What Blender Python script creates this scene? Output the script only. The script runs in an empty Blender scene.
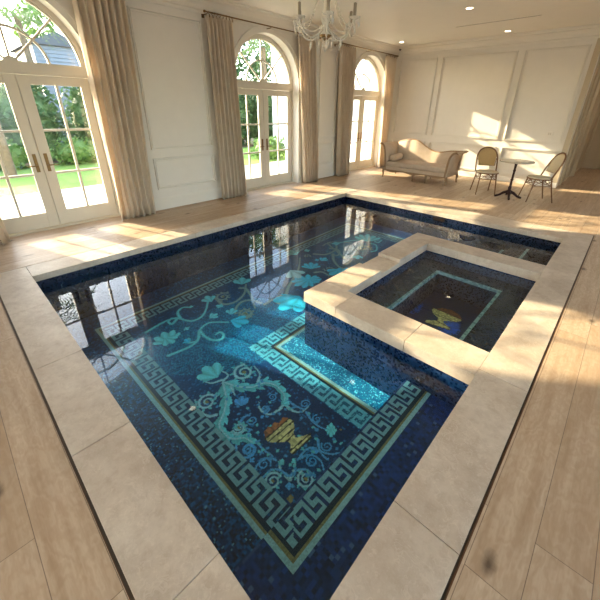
import bpy, math, random
import numpy as np
from mathutils import Vector, Matrix
random.seed(7); np.random.seed(7)
scene = bpy.context.scene
COL = scene.collection
PI = math.pi
# ------------------------------------------------------------------ helpers
class MB:
    def __init__(s): s.v=[]; s.f=[]; s.sm=[]; s.mi=[]
    def add(s, vs, fs, smooth=False, mi=0):
        o=len(s.v); s.v+= [tuple(p) for p in vs]
        for f in fs: s.f.append([i+o for i in f]); s.sm.append(smooth); s.mi.append(mi)
    def box(s, x0,x1,y0,y1,z0,z1, mi=0):
        vs=[(x0,y0,z0),(x1,y0,z0),(x1,y1,z0),(x0,y1,z0),(x0,y0,z1),(x1,y0,z1),(x1,y1,z1),(x0,y1,z1)]
        s.add(vs,[(0,3,2,1),(4,5,6,7),(0,1,5,4),(1,2,6,5),(2,3,7,6),(3,0,4,7)],mi=mi)
    def prism(s, poly, fn, a, b, smooth=False):
        n=len(poly); vs=[fn(p,a) for p in poly]+[fn(p,b) for p in poly]
        s.add(vs,[tuple(range(n))[::-1],tuple(range(n,2*n))])
        s.add(vs,[(i,(i+1)%n,n+(i+1)%n,n+i) for i in range(n)],smooth)
    def tube(s, pts, r, n=8, smooth=True, caps=True):
        pts=[Vector(p) for p in pts]; m=len(pts)
        rs=r if isinstance(r,(list,tuple)) else [r]*m
        vs=[]; up=None
        for i,p in enumerate(pts):
            t=(pts[min(i+1,m-1)]-pts[max(i-1,0)])
            if t.length<1e-9: t=Vector((0,0,1))
            t.normalize()
            if up is None: up=Vector((0,0,1)) if abs(t.z)<.9 else Vector((1,0,0))
            a=t.cross(up)
            if a.length<1e-6: a=t.orthogonal()
            a.normalize(); b=t.cross(a).normalized(); up=-b if False else a.cross(t).normalized()
            for k in range(n):
                th=2*PI*k/n; vs.append(p+(a*math.cos(th)+b*math.sin(th))*rs[i])
        fs=[(i*n+k,i*n+(k+1)%n,(i+1)*n+(k+1)%n,(i+1)*n+k) for i in range(m-1) for k in range(n)]
        s.add(vs,fs,smooth)
        if caps: s.add(vs[:n],[tuple(range(n))]); s.add(vs[-n:],[tuple(range(n))[::-1]])
    def lathe(s, prof, c=(0,0,0), n=20, smooth=True):
        vs=[]; m=len(prof)
        for r,z in prof:
            for k in range(n):
                th=2*PI*k/n; vs.append((c[0]+r*math.cos(th),c[1]+r*math.sin(th),c[2]+z))
        s.add(vs,[(i*n+k,i*n+(k+1)%n,(i+1)*n+(k+1)%n,(i+1)*n+k) for i in range(m-1) for k in range(n)],smooth)
        s.add(vs[:n],[tuple(range(n))[::-1]]); s.add(vs[-n:],[tuple(range(n))])
    def octa(s, c, r, h):
        x,y,z=c
        s.add([(x,y,z-h),(x+r,y,z),(x,y+r,z),(x-r,y,z),(x,y-r,z),(x,y,z+h)],[(0,2,1),(0,3,2),(0,4,3),(0,1,4),(5,1,2),(5,2,3),(5,3,4),(5,4,1)])
    def build(s, name, mats, parent=None, loc=None, rz=0):
        me=bpy.data.meshes.new(name); me.from_pydata(s.v,[],s.f); me.update()
        me.polygons.foreach_set('use_smooth',s.sm)
        if not isinstance(mats,(list,tuple)): mats=[mats]
        for m in mats: me.materials.append(m)
        if len(mats)>1: me.polygons.foreach_set('material_index',s.mi)
        o=bpy.data.objects.new(name,me); COL.objects.link(o)
        if parent: o.parent=parent
        if loc: o.location=loc
        o.rotation_euler[2]=rz
        return o
def tag(o,label=None,cat=None,group=None,kind=None):
    if label: o['label']=label
    if cat: o['category']=cat
    if group: o['group']=group
    if kind: o['kind']=kind
    return o
def empty(name,loc=(0,0,0),rz=0):
    o=bpy.data.objects.new(name,None); COL.objects.link(o); o.location=loc; o.rotation_euler[2]=rz; o.empty_display_size=.1
    return o
def copy_tree(o,parent=None):
    c=o.copy(); COL.objects.link(c); c.parent=parent
    for ch in [x for x in bpy.data.objects if x.parent==o]: copy_tree(ch,c)
    return c
def bevel(o,w=.004,seg=2):
    m=o.modifiers.new('bevel','BEVEL'); m.width=w; m.segments=seg; m.limit_method='ANGLE'; m.angle_limit=math.radians(40); return o
def crom(P,per=10):
    P=[np.array(p,float) for p in P]; Q=[2*P[0]-P[1]]+P+[2*P[-1]-P[-2]]; out=[]
    for i in range(1,len(Q)-2):
        a,b,c,d=Q[i-1:i+3]
        for k in range(per):
            t=k/per; out.append(.5*(2*b+(c-a)*t+(2*a-5*b+4*c-d)*t*t+(3*b-a-3*c+d)*t**3))
    out.append(Q[-2]); return out
# ------------------------------------------------------------------ materials
class NT:
    def __init__(s,name):
        s.m=bpy.data.materials.new(name); s.m.use_nodes=True; s.n=s.m.node_tree.nodes; s.l=s.m.node_tree.links
        s.b=s.n['Principled BSDF']; s.out=s.n['Material Output']
    def node(s,t,**k):
        x=s.n.new(t)
        for a,v in k.items(): setattr(x,a,v)
        return x
    def put(s,sock,v):
        if hasattr(v,'is_output'): s.l.new(v,sock)
        elif v is not None: sock.default_value=v
    def math(s,op,a,b=None,c=None):
        x=s.node('ShaderNodeMath',operation=op); s.put(x.inputs[0],a); s.put(x.inputs[1],b); s.put(x.inputs[2],c); return x.outputs[0]
    def vmath(s,op,a,b=None):
        x=s.node('ShaderNodeVectorMath',operation=op); s.put(x.inputs[0],a); s.put(x.inputs[1],b); return x.outputs[0]
    def pos(s): return s.node('ShaderNodeNewGeometry').outputs['Position']
    def objc(s): return s.node('ShaderNodeTexCoord').outputs['Object']
    def sep(s,v):
        x=s.node('ShaderNodeSeparateXYZ'); s.put(x.inputs[0],v); return x.outputs
    def comb(s,x=0,y=0,z=0):
        c=s.node('ShaderNodeCombineXYZ'); s.put(c.inputs[0],x); s.put(c.inputs[1],y); s.put(c.inputs[2],z); return c.outputs[0]
    def noise(s,v,scale,detail=3,rough=.55):
        x=s.node('ShaderNodeTexNoise'); s.put(x.inputs['Vector'],v); x.inputs['Scale'].default_value=scale; x.inputs['Detail'].default_value=detail; x.inputs['Roughness'].default_value=rough; return x.outputs['Fac']
    def white(s,v):
        x=s.node('ShaderNodeTexWhiteNoise',noise_dimensions='3D'); s.put(x.inputs['Vector'],v); return x.outputs['Value']
    def ramp(s,f,stops):
        x=s.node('ShaderNodeValToRGB'); s.put(x.inputs[0],f); e=x.color_ramp.elements
        while len(e)<len(stops): e.new(.5)
        for i,(p,c) in enumerate(stops): e[i].position=p; e[i].color=(*c,1)
        return x.outputs[0]
    def mix(s,f,a,b,mode='MIX'):
        x=s.node('ShaderNodeMix',data_type='RGBA',blend_type=mode); s.put(x.inputs[0],f)
        for i,v in ((6,a),(7,b)):
            if isinstance(v,tuple) and len(v)==3: v=(*v,1)
            s.put(x.inputs[i],v)
        return x.outputs[2]
    def bump(s,h,dist=.002,strength=1):
        x=s.node('ShaderNodeBump'); s.put(x.inputs['Height'],h); x.inputs['Distance'].default_value=dist; x.inputs['Strength'].default_value=strength; return x.outputs[0]
    def fin(s,col=None,rough=.5,metal=0,normal=None,spec=None):
        if isinstance(col,tuple) and len(col)==3: col=(*col,1)
        s.put(s.b.inputs['Base Color'],col); s.put(s.b.inputs['Roughness'],rough); s.put(s.b.inputs['Metallic'],metal)
        if normal is not None: s.put(s.b.inputs['Normal'],normal)
        if spec is not None: s.put(s.b.inputs['Specular IOR Level'],spec)
        return s.m
def lin(r,g,b): return tuple(((c/255)/12.92 if c/255<=.04045 else ((c/255+.055)/1.055)**2.4) for c in (r,g,b))
def plain(name,col,rough=.5,metal=0,var=.06,scale=30,bumpd=0):
    t=NT(name); f=t.noise(t.objc(),scale)
    c0=tuple(max(0,x*(1-var)) for x in col); c1=tuple(min(1,x*(1+var)) for x in col)
    return t.fin(t.ramp(f,[(.3,c0),(.7,c1)]),rough,metal,t.bump(f,bumpd) if bumpd else None)
def planks(name,run):      # run: axis the boards run along
    t=NT(name); X=t.sep(t.pos()); u=X[1-run]; w=X[run]; W=.186
    row=t.math('FLOOR',t.math('DIVIDE',u,W)); off=t.math('MULTIPLY',t.white(t.comb(row,3.3,0)),2.2)
    al=t.math('DIVIDE',t.math('ADD',w,off),2.1); pid=t.math('FLOOR',al)
    fu=t.math('FRACT',t.math('DIVIDE',u,W)); fa=t.math('FRACT',al)
    e1=t.math('MINIMUM',fu,t.math('SUBTRACT',1,fu)); e2=t.math('MULTIPLY',t.math('MINIMUM',fa,t.math('SUBTRACT',1,fa)),2.1/W)
    joint=t.math('LESS_THAN',t.math('MINIMUM',e1,e2),.008)
    rnd=t.white(t.comb(row,pid,1.7))
    cc=(t.comb(t.math('MULTIPLY',u,14),t.math('MULTIPLY',w,1.1),t.math('MULTIPLY',rnd,37)))
    g=t.noise(cc,1.6,6,.62); g2=t.noise(t.comb(t.math('MULTIPLY',u,90),t.math('MULTIPLY',w,4),rnd),1.0,3)
    swirl=t.noise(t.comb(t.math('MULTIPLY',u,5),t.math('MULTIPLY',w,2),t.math('MULTIPLY',rnd,11)),1.5,4,.6)
    rings=t.math('MULTIPLY_ADD',t.math('SINE',t.math('MULTIPLY',swirl,60)),.5,.5)
    c=t.ramp(rnd,[(0,lin(180,157,130)),(.5,lin(194,172,146)),(1,lin(205,185,160))])
    c=t.mix(t.math('MULTIPLY',t.ramp(g,[(.35,(0,0,0)),(.7,(1,1,1))]),.55),c,lin(150,118,84))
    c=t.mix(t.math('MULTIPLY',rings,.24),c,lin(150,118,84))
    c=t.mix(t.math('MULTIPLY',t.ramp(g2,[(.5,(0,0,0)),(.8,(1,1,1))]),.12),c,lin(120,92,62))
    vo=t.node('ShaderNodeTexVoronoi',voronoi_dimensions='2D'); t.put(vo.inputs['Vector'],t.comb(u,t.math('MULTIPLY',w,.5),0))
    vo.inputs['Scale'].default_value=2.3; dist=t.math('ADD',vo.outputs['Distance'],t.math('MULTIPLY',t.math('SUBTRACT',t.noise(t.pos(),14),.5),.10))
    kn=t.math('MULTIPLY',t.ramp(dist,[(.015,(1,1,1)),(.075,(0,0,0))]),t.math('GREATER_THAN',t.white(vo.outputs['Color']),.2))
    c=t.mix(t.math('MULTIPLY',kn,.85),c,lin(74,56,40))
    c=t.mix(t.math('MULTIPLY',joint,.65),c,lin(80,60,42))
    return t.fin(c,t.math('MULTIPLY_ADD',g,.15,.38),0,t.bump(t.math('SUBTRACT',g,joint),.0012))
M={}
M['wood_y']=planks('oak_planks_along_y',1); M['wood_x']=planks('oak_planks_along_x',0)
t=NT('limestone'); P=t.pos(); a=t.noise(P,2.2,6,.65); b=t.noise(P,16,5,.65); f=t.noise(P,120,2)
c=t.ramp(a,[(.3,lin(176,159,140)),(.5,lin(196,181,162)),(.7,lin(212,199,181))])
c=t.mix(t.math('MULTIPLY',t.ramp(b,[(.45,(0,0,0)),(.7,(1,1,1))]),.42),c,lin(164,142,120))
v_=t.noise(t.vmath('ADD',P,t.comb(t.noise(P,3.5,4,.6),t.noise(P,2.9,4,.6),0)),2.6,5,.7); c=t.mix(t.ramp(t.math('ABSOLUTE',t.math('SUBTRACT',v_,.5)),[(0,(.28,.28,.28)),(.018,(0,0,0))]),c,lin(226,214,196))
c=t.mix(t.math('MULTIPLY',t.ramp(f,[(.55,(0,0,0)),(.8,(1,1,1))]),.25),c,lin(222,210,190))
M['stone']=t.fin(c,.48,0,t.bump(b,.001))
M['wall']=plain('wall_paint',lin(228,222,211),.6,var=.015,scale=6)
M['trim']=plain('trim_paint',lin(230,224,212),.42,var=.01,scale=6)
M['ceil']=plain('ceiling_paint',lin(230,224,213),.65,var=.012,scale=4)
M['door']=plain('door_paint',lin(208,200,184),.38,var=.01,scale=8)
M['hall']=plain('hall_paint',lin(192,176,150),.6,var=.02,scale=6)
M['bronze']=plain('aged_brass',lin(132,104,68),.35,1,.1)
M['dark']=plain('dark_metal',lin(36,26,22),.5,.6,.1)
M['slot']=plain('dark_slot',lin(84,72,60),.7,0,.1)
M['slotedge']=plain('bronze_edge',lin(104,74,52),.45,.3,.1)
M['iron']=plain('cast_iron',lin(48,24,24),.5,.5,.15)
M['rattan']=plain('rattan_frame',lin(116,80,46),.5,0,.2,60,.001)
M['marble']=plain('pale_marble',lin(190,180,162),.25,0,.05,12)
M['sofa_wood']=plain('limed_wood',lin(142,114,84),.5,0,.12,40,.0008)
t=NT('linen'); P=t.objc(); n=t.noise(P,8,3); w=t.noise(P,260,2)
M['linen']=t.fin(t.ramp(n,[(.3,lin(186,167,146)),(.7,lin(198,179,158))]),.9,0,t.bump(w,.0008))
def weave(name,c0,c1,s=160):
    t=NT(name); X=t.sep(t.objc())
    k=t.math('MULTIPLY',t.math('SINE',t.math('MULTIPLY',X[0],s*2)),t.math('SINE',t.math('MULTIPLY',t.math('ADD',X[2],X[1]),s*2)))
    return t.fin(t.mix(t.math('MULTIPLY_ADD',k,.5,.5),c0,c1),.65,0,t.bump(k,.0006))
M['weave_shaded']=weave('woven_back_shaded',lin(176,140,86),lin(204,172,118))  # same weave as the cream one, with shade put into its colour
M['weave_cream']=weave('woven_seat',lin(196,182,150),lin(222,210,184))
t=NT('curtain_fabric'); P=t.objc(); n=t.noise(P,5,3); X=t.sep(P); w=t.math('SINE',t.math('MULTIPLY',X[2],900))
cf=t.ramp(n,[(.3,lin(222,206,184)),(.7,lin(230,216,196))])
t.fin(cf,.85,0,t.bump(w,.0003)); tr=t.node('ShaderNodeBsdfTranslucent'); t.put(tr.inputs[0],cf); mx=t.node('ShaderNodeMixShader'); mx.inputs[0].default_value=.28
t.l.new(t.b.outputs[0],mx.inputs[1]); t.l.new(tr.outputs[0],mx.inputs[2]); t.l.new(mx.outputs[0],t.out.inputs[0]); M['curtain']=t.m
def clear(name,ior,tint,bumpn=None,boost=1.0):
    t=NT(name); t.n.remove(t.b); tp=t.node('ShaderNodeBsdfTransparent'); tp.inputs[0].default_value=(*tint,1)
    gl=t.node('ShaderNodeBsdfGlossy'); gl.inputs['Roughness'].default_value=.0; gl.inputs[0].default_value=(1,1,1,1)
    geo=t.node('ShaderNodeNewGeometry'); dt=t.node('ShaderNodeVectorMath',operation='DOT_PRODUCT'); t.l.new(geo.outputs['Incoming'],dt.inputs[0]); t.l.new(geo.outputs['Normal'],dt.inputs[1])
    c_=t.math('ABSOLUTE',dt.outputs['Value']); g_=t.math('SQRT',t.math('MULTIPLY_ADD',c_,c_,ior*ior-1)); ad=lambda a,b:t.math('ADD',a,b); su=lambda a,b:t.math('SUBTRACT',a,b); mu=lambda a,b:t.math('MULTIPLY',a,b)
    a_=t.math('DIVIDE',su(g_,c_),ad(g_,c_)); b_=t.math('DIVIDE',su(mu(c_,ad(g_,c_)),1),ad(mu(c_,su(g_,c_)),1)); fr=mu(mu(mu(a_,a_),.5),ad(mu(b_,b_),1))
    if bumpn:
        nm=t.bump(t.noise(t.pos(),bumpn[0],1,.4),bumpn[1]); t.l.new(nm,gl.inputs['Normal']); t.l.new(nm,dt.inputs[1])
    mx=t.node('ShaderNodeMixShader'); t.l.new(fr,mx.inputs[0]); t.l.new(tp.outputs[0],mx.inputs[1]); t.l.new(gl.outputs[0],mx.inputs[2])
    t.l.new(mx.outputs[0],t.out.inputs[0]); return t.m
M['glass']=clear('window_glass',1.45,(.96,.98,.97))
M['water']=clear('pool_water',1.35,(.68,.91,1.0),(4.0,.00035))
t=NT('crystal'); t.fin(lin(226,220,206),.08,0,None,1.0); t.b.inputs['Alpha'].default_value=.9; M['crystal']=t.m
def tiles(name,c0,c1,c2,size=.024):
    t=NT(name); p=t.vmath('SCALE',t.pos()); p.node.inputs[3].default_value=1/size
    p=t.vmath('ADD',p,(.37,.41,.29)); cell=t.vmath('FLOOR',p); r=t.white(cell); big=t.noise(t.pos(),5,3)
    c=t.ramp(t.math('MULTIPLY_ADD',big,.35,t.math('MULTIPLY',r,.75)),[(.1,c0),(.5,c1),(.95,c2)])
    return t.fin(c,t.math('MULTIPLY_ADD',r,.3,.18),0,None,.5)
M['navy']=tiles('navy_mosaic_shaded',lin(4,9,26),lin(6,16,42),lin(12,32,64),.016)  # tone darkened to carry the shade on pool walls turned from the light
M['navy_line']=tiles('waterline_mosaic',lin(7,20,46),lin(12,36,72),lin(28,62,104),.016)
M['grey_tile']=tiles('hot_tub_mosaic',lin(30,44,66),lin(44,62,86),lin(70,88,112))
M['pale_tile']=tiles('pale_stripe_mosaic',lin(112,140,142),lin(136,165,165),lin(160,186,184))
def emit(name,col,s):
    t=NT(name); t.fin(col,.5); t.b.inputs['Emission Color'].default_value=(*col,1); t.b.inputs['Emission Strength'].default_value=s; return t.m
M['pool_glow']=emit('pool_lamp_glow',(.7,.92,1),6)
M['lamp']=emit('lamp_glow',(1,.86,.62),5)
M['candle']=plain('candle_sleeve',lin(150,138,118),.5,var=.02)
# outdoors
M['patio']=plain('pale_patio_stone',lin(206,204,198),.7,0,.04,2)
t=NT('lawn_grass'); n=t.noise(t.pos(),40,4); n2=t.noise(t.pos(),1.2,3); M['lawn']=t.fin(t.mix(n2,t.ramp(n,[(.3,lin(74,112,36)),(.7,lin(120,154,60))]),lin(130,160,70)),.9)
M['soil']=plain('garden_soil',lin(92,78,60),.9,0,.2,20)
def leafm(name,c0,c1):
    t=NT(name); n=t.noise(t.pos(),3.0,3,.7); cc=t.ramp(n,[(.3,c0),(.7,c1)]); t.fin(cc,.55); tr=t.node('ShaderNodeBsdfTranslucent'); t.put(tr.inputs[0],cc)
    mx=t.node('ShaderNodeMixShader'); mx.inputs[0].default_value=.3; t.l.new(t.b.outputs[0],mx.inputs[1]); t.l.new(tr.outputs[0],mx.inputs[2]); t.l.new(mx.outputs[0],t.out.inputs[0]); return t.m
M['leaf']=leafm('hedge_leaves',lin(60,92,56),lin(104,138,90)); M['leaf2']=leafm('bright_leaves',lin(78,116,54),lin(126,160,86)); M['frond']=leafm('palm_fronds',lin(84,112,64),lin(136,160,100))
M['bark']=plain('bark',lin(112,98,80),.9,0,.25,20,.01)
M['render']=plain('white_render',lin(236,234,228),.8,0,.02,3)
M['siding']=plain('grey_siding',lin(128,138,150),.6,0,.05,5)
M['roof']=plain('slate_roof',lin(90,94,100),.7,0,.1,10)
SKY,SKYMIX,SUN,EXPO,PL=1.75,.65,9.0,1.0,1.0
# ------------------------------------------------------------------ key dimensions (metres)
XW,XR,YN,YF=-4.094,-.315,.30,5.635      # pool opening
WALL,BACK,CEIL=-5.55,9.611,3.15
BX,B1,B2=-1.89,2.024,4.406; SX,S1,S2=-1.598,2.334,4.114   # hot tub outer / inner
XO,YO,RGT,NEAR=-4.42,6.096,3.3,-5.0
SLR,SLN=-.02,.01                        # slot centres right / near
WL=-.15
DC=[-2.93,.935,4.865,8.40]              # french door centres
HW,SPR=.82,2.05
# ------------------------------------------------------------------ room shell
m=MB(); T=-.30
def slab(x0,x1,y0,y1,mi): m.box(x0,x1,y0,y1,T,0,mi)
slab(WALL-.4,RGT,NEAR,SLN-.007,1)
slab(WALL-.4,XO-.009,SLN-.007,BACK+4.6,0)
slab(XO-.009,SLR+.009,YO+.009,BACK+4.6,0)
slab(SLR+.009,RGT,SLN-.007,BACK+4.6,0)
tag(m.build('floor',[M['wood_y'],M['wood_x']]),kind='structure')
m=MB(); m.box(WALL-.4,RGT,NEAR,BACK+.1,CEIL,CEIL+.2); tag(m.build('ceiling',M['ceil']),kind='structure')
# window wall with four arched openings
m=MB(); xi,xo=WALL,WALL-.4
edges=[NEAR]
for c in DC: edges+= [c-HW,c+HW]
edges.append(BACK+.1)
for i in range(0,len(edges),2): m.box(xo,xi,edges[i],edges[i+1],0,CEIL)
NA=28
for c in DC:
    pts=[(c-HW*math.cos(PI*k/NA),SPR+HW*math.sin(PI*k/NA)) for k in range(NA+1)]
    for (ya,za),(yb,zb) in zip(pts[:-1],pts[1:]):
        m.add([(xi,ya,za),(xi,yb,zb),(xi,yb,CEIL),(xi,ya,CEIL),(xo,ya,za),(xo,yb,zb),(xo,yb,CEIL),(xo,ya,CEIL)],
              [(0,1,2,3),(7,6,5,4),(4,5,1,0),(3,2,6,7)])
tag(m.build('wall_left',M['wall']),kind='structure')
HX=-1.01                                # corner of the opening to the hall
m=MB(); m.box(WALL,HX,BACK,BACK+.2,0,CEIL); m.box(HX,RGT,BACK,BACK+.2,2.95,CEIL); m.box(1.5,RGT,BACK,BACK+.2,0,2.95)
tag(m.build('wall_back',M['wall']),kind='structure')
m=MB(); 
m.box(HX-.12,HX,BACK+.2,12.0,0,2.95); m.box(1.5,1.62,BACK+.2,14,0,2.95)
m.box(HX-.12,1.62,14.0,14.12,0,2.95); m.box(HX-.12,HX+.02,12.0,14,0,2.95); m.box(HX-.12,1.62,BACK+.2,14.12,2.95,3.07)
tag(m.build('wall_hall',M['hall']),kind='structure')
# right wall and wall behind the camera; their tall windows are added for daylight
def wall_with(name,axis,pos,a0,a1,ops,th):
    m=MB(); e=[a0]
    for o in ops: e+=[o[0],o[1]]
    e.append(a1)
    def bx(u0,u1,z0,z1):
        if axis==0: m.box(pos,pos+th,u0,u1,z0,z1)
        else: m.box(u0,u1,pos-th,pos,z0,z1)
    for i in range(0,len(e),2): bx(e[i],e[i+1],0,CEIL)
    for o in ops: bx(o[0],o[1],0,o[2]); bx(o[0],o[1],o[3],CEIL)
    return tag(m.build(name,M['wall']),kind='structure')
wall_with('wall_right',0,RGT,NEAR,BACK+.2,[(-4.2,-1.6,.3,2.8),(.2,2.8,.3,2.8),(4.6,7.2,.3,2.8)],.3)
wall_with('wall_near',1,NEAR,WALL,RGT,[(-4.6,-2.0,.1,2.8),(-.8,1.8,.1,2.8)],.3)
for i,(ax,cx_,cy_,w0,w1,z0,z1) in enumerate([(0,RGT+.15,0,-4.2,-1.6,.3,2.8),(0,RGT+.15,0,.2,2.8,.3,2.8),(0,RGT+.15,0,4.6,7.2,.3,2.8),(1,0,NEAR-.15,-4.6,-2.0,.1,2.8),(1,0,NEAR-.15,-.8,1.8,.1,2.8)]):
    m=MB(); g=MB()
    def bar(u0,u1,a,b,mb=m,d=.03):
        if ax==0: mb.box(cx_-d,cx_+d,u0,u1,a,b)
        else: mb.box(u0,u1,cy_-d,cy_+d,a,b)
    bar(w0,w1,z0,z0+.08); bar(w0,w1,z1-.08,z1); bar(w0,w0+.08,z0+.08,z1-.08); bar(w1-.08,w1,z0+.08,z1-.08); mid=(w0+w1)/2; bar(mid-.03,mid+.03,z0+.08,z1-.08)
    for k in (1,2,3): zz=z0+(z1-z0)*k/4; bar(w0+.08,mid-.03,zz-.012,zz+.012); bar(mid+.03,w1-.08,zz-.012,zz+.012)
    o=tag(m.build('window_%d'%(i+5),M['door']),kind='structure'); bar(w0+.08,w1-.08,z0+.08,z1-.08,g,.003); g.build('glass_pane',M['glass'],o)  # unseen windows, put in to let more sky light into the room
# crown moulding profile (distance from wall, distance below ceiling)
CR=[(0,0),(0,.21),(.02,.21),(.025,.17),(.05,.16),(.07,.11),(.12,.06),(.17,.045),(.18,.02),(.22,.015),(.22,0)]
m=MB(); m.prism(CR,lambda p,a:(WALL+p[0],a,CEIL-p[1]),NEAR,BACK); tag(m.build('trim_1',M['trim']),kind='structure')
m=MB(); m.prism(CR,lambda p,a:(a,BACK-p[0],CEIL-p[1]),WALL+.22,RGT); tag(m.build('trim_2',M['trim']),kind='structure')
BB=[(0,0),(0,.20),(.008,.20),(.012,.185),(.02,.175),(.022,.15),(.022,0)]
m=MB()
segs=[(NEAR,DC[0]-.92),(DC[0]+.92,DC[1]-.92),(DC[1]+.92,DC[2]-.92),(DC[2]+.92,DC[3]-.92),(DC[3]+.92,BACK-.03)]
for a,b in segs: m.prism(BB,lambda p,q:(WALL+p[0],q,p[1]),a,b)
tag(m.build('baseboard_left',M['trim']),kind='structure')
m=MB(); m.prism([(p[0],p[1]*.6) for p in BB],lambda p,q:(q,BACK-p[0],p[1]),WALL+.03,HX); tag(m.build('baseboard_back',M['trim']),kind='structure')
# panel mouldings
def mould(m,fn,a0,a1,z0,z1):
    def ring(o,w,d):
        A,B,C_,D=a0+o,a1-o,z0+o,z1-o
        for p in ((A,B,C_,C_+w),(A,B,D-w,D),(A,A+w,C_+w,D-w),(B-w,B,C_+w,D-w)): fn(m,p[0],p[1],p[2],p[3],d)
    ring(0,.014,.038); ring(.028,.014,.022)
def mould_y(m,y0,y1,z0,z1): mould(m,lambda m,a,b,c,d,t_:m.box(WALL,WALL+t_,a,b,c,d),y0,y1,z0,z1)
def mould_x(m,x0,x1,z0,z1): mould(m,lambda m,a,b,c,d,t_:m.box(a,b,BACK-t_,BACK,c,d),x0,x1,z0,z1)
m=MB()
for a,b in [(2.35,3.46),(6.36,6.98),(-1.6,-.4)]:
    mould_y(m,a,b,.975,2.84); mould_y(m,a,b,.34,.835)
tag(m.build('trim_3',M['trim']),kind='structure')
m=MB()
for a,b in [(-5.36,-4.32),(-4.175,-2.475),(-2.325,-1.18)]:
    mould_x(m,a,b,.97,2.85); mould_x(m,a,b,.17,.80)
tag(m.build('trim_4',M['trim']),kind='structure')
# casings at the hall opening
m=MB(); m.box(HX-.10,HX,BACK-.012,BACK,0,2.95)
for k,(a,b,d) in enumerate([(11.82,12.0,.05),(11.86,11.96,.075)]): m.box(HX,HX+d,a,b,0,2.95)
m.box(HX,HX+.03,BACK+.5,BACK+.55,0,2.95); m.box(HX,HX+.03,BACK+1.2,BACK+1.25,0,2.95); m.box(HX+.02,HX+.06,13.85,14.0,0,2.95)
tag(m.build('trim_5',M['hall']),kind='structure')
# ---- french doors with fanlights
DX=-5.76
def ringy(m,c,zc,r0,r1,x0,x1,a0=0,a1=PI,n=28):
    for k in range(n):
        A=a0+(a1-a0)*k/n; B=a0+(a1-a0)*(k+1)/n
        q=[(c+r*math.cos(t),zc+r*math.sin(t)) for r,t in ((r0,A),(r1,A),(r1,B),(r0,B))]
        m.add([(x0,*p) for p in q]+[(x1,*p) for p in q],[(3,2,1,0),(4,5,6,7),(0,1,5,4),(1,2,6,5),(2,3,7,6),(3,0,4,7)])
def door_unit(i,c):
    root=tag(empty('door_%d'%(i+1),(DX,c,0)),kind='structure')
    m=MB(); m.box(-.05,.05,-HW,-HW+.025,0,SPR); m.box(-.05,.05,HW-.025,HW,0,SPR); m.box(-.05,.05,-HW+.025,HW-.025,1.945,SPR)
    m.box(-.02,.06,-HW+.03,HW-.03,1.975,2.02); m.box(-.08,.10,-HW+.025,HW-.025,0,.015)
    m.build('door_frame',M['door'],root)
    for s in (-1,1):
        lf=MB(); g=MB(); a,b=.004,HW-.029
        def bx(u0,u1,z0,z1,d=.024,mb=lf):
            y0,y1=sorted((s*u0,s*u1)); mb.box(-d,d,y0,y1,z0,z1)
        bx(a,.125,.02,1.94); bx(b-.105,b,.02,1.94); bx(.125,b-.105,.02,.225); bx(.125,b-.105,1.835,1.94)
        gm=(.125+b-.105)/2
        bx(gm-.015,gm+.015,.225,1.835,.018)
        for z in (.745,1.295): bx(.125,gm-.015,z-.014,z+.014,.018); bx(gm+.015,b-.105,z-.014,z+.014,.018)
        if s>0: bx(-.004,.0,.02,1.94,.03)
        leaf=bevel(lf.build('door_leaf',M['door'],root),.004,1)
        bx(.125,b-.105,.225,1.835,.003,g); g.build('glass_pane',M['glass'],leaf)
        h=MB(); yc=s*.062
        h.box(.024,.031,yc-.02,yc+.02,.775,1.01); h.tube([(.031,yc,.86),(.07,yc,.86)],.009,8); h.tube([(.07,yc,.86),(.072,yc+s*.06,.862),(.068,yc+s*.115,.858)],[.009,.008,.006],8)
        bevel(h.build('handle',M['bronze'],leaf),.002,1)
    w=tag(empty('window_%d'%(i+1),(DX,c,SPR)),kind='structure')
    m=MB(); ringy(m,0,0,HW-.055,HW,-.05,.05); m.box(-.05,.05,-HW+.055,HW-.055,0,.03)
    ringy(m,0,0,HW-.075,HW-.055,-.02,.03); ringy(m,0,0,.385,.41,-.018,.018); ringy(m,0,0,.0,.085,-.03,.035,n=14)
    for A in (PI/4,PI/2,3*PI/4):
        d=(math.cos(A),math.sin(A)); n_=(-d[1]*.012,d[0]*.012); q=[(d[0]*.08+n_[0],d[1]*.08+n_[1]),(d[0]*.08-n_[0],d[1]*.08-n_[1]),(d[0]*.75-n_[0],d[1]*.75-n_[1]),(d[0]*.75+n_[0],d[1]*.75+n_[1])]
        m.prism(q,lambda p,a:(a,p[0],p[1]),-.016,.016)
    m.build('window_frame',M['door'],w)
    g=MB(); g.prism([((HW-.07)*math.cos(PI*k/24),.03+(HW-.10)*math.sin(PI*k/24)) for k in range(25)],lambda p,a:(a,p[0],p[1]),-.003,.003); g.build('glass_pane',M['glass'],w)
    m=MB(); ringy(m,c,SPR,HW,HW+.10,WALL,WALL+.022); ringy(m,c,SPR,HW+.07,HW+.10,WALL+.022,WALL+.034)
    for s in (-1,1):
        y0,y1=sorted((c+s*HW,c+s*(HW+.1))); m.box(WALL,WALL+.022,y0,y1,0,SPR); y0,y1=sorted((c+s*(HW+.07),c+s*(HW+.1))); m.box(WALL+.022,WALL+.034,y0,y1,0,SPR)
    tag(m.build('trim_%d'%(i+6),M['trim']),kind='structure')
for i,c in enumerate(DC): door_unit(i,c)
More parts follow.
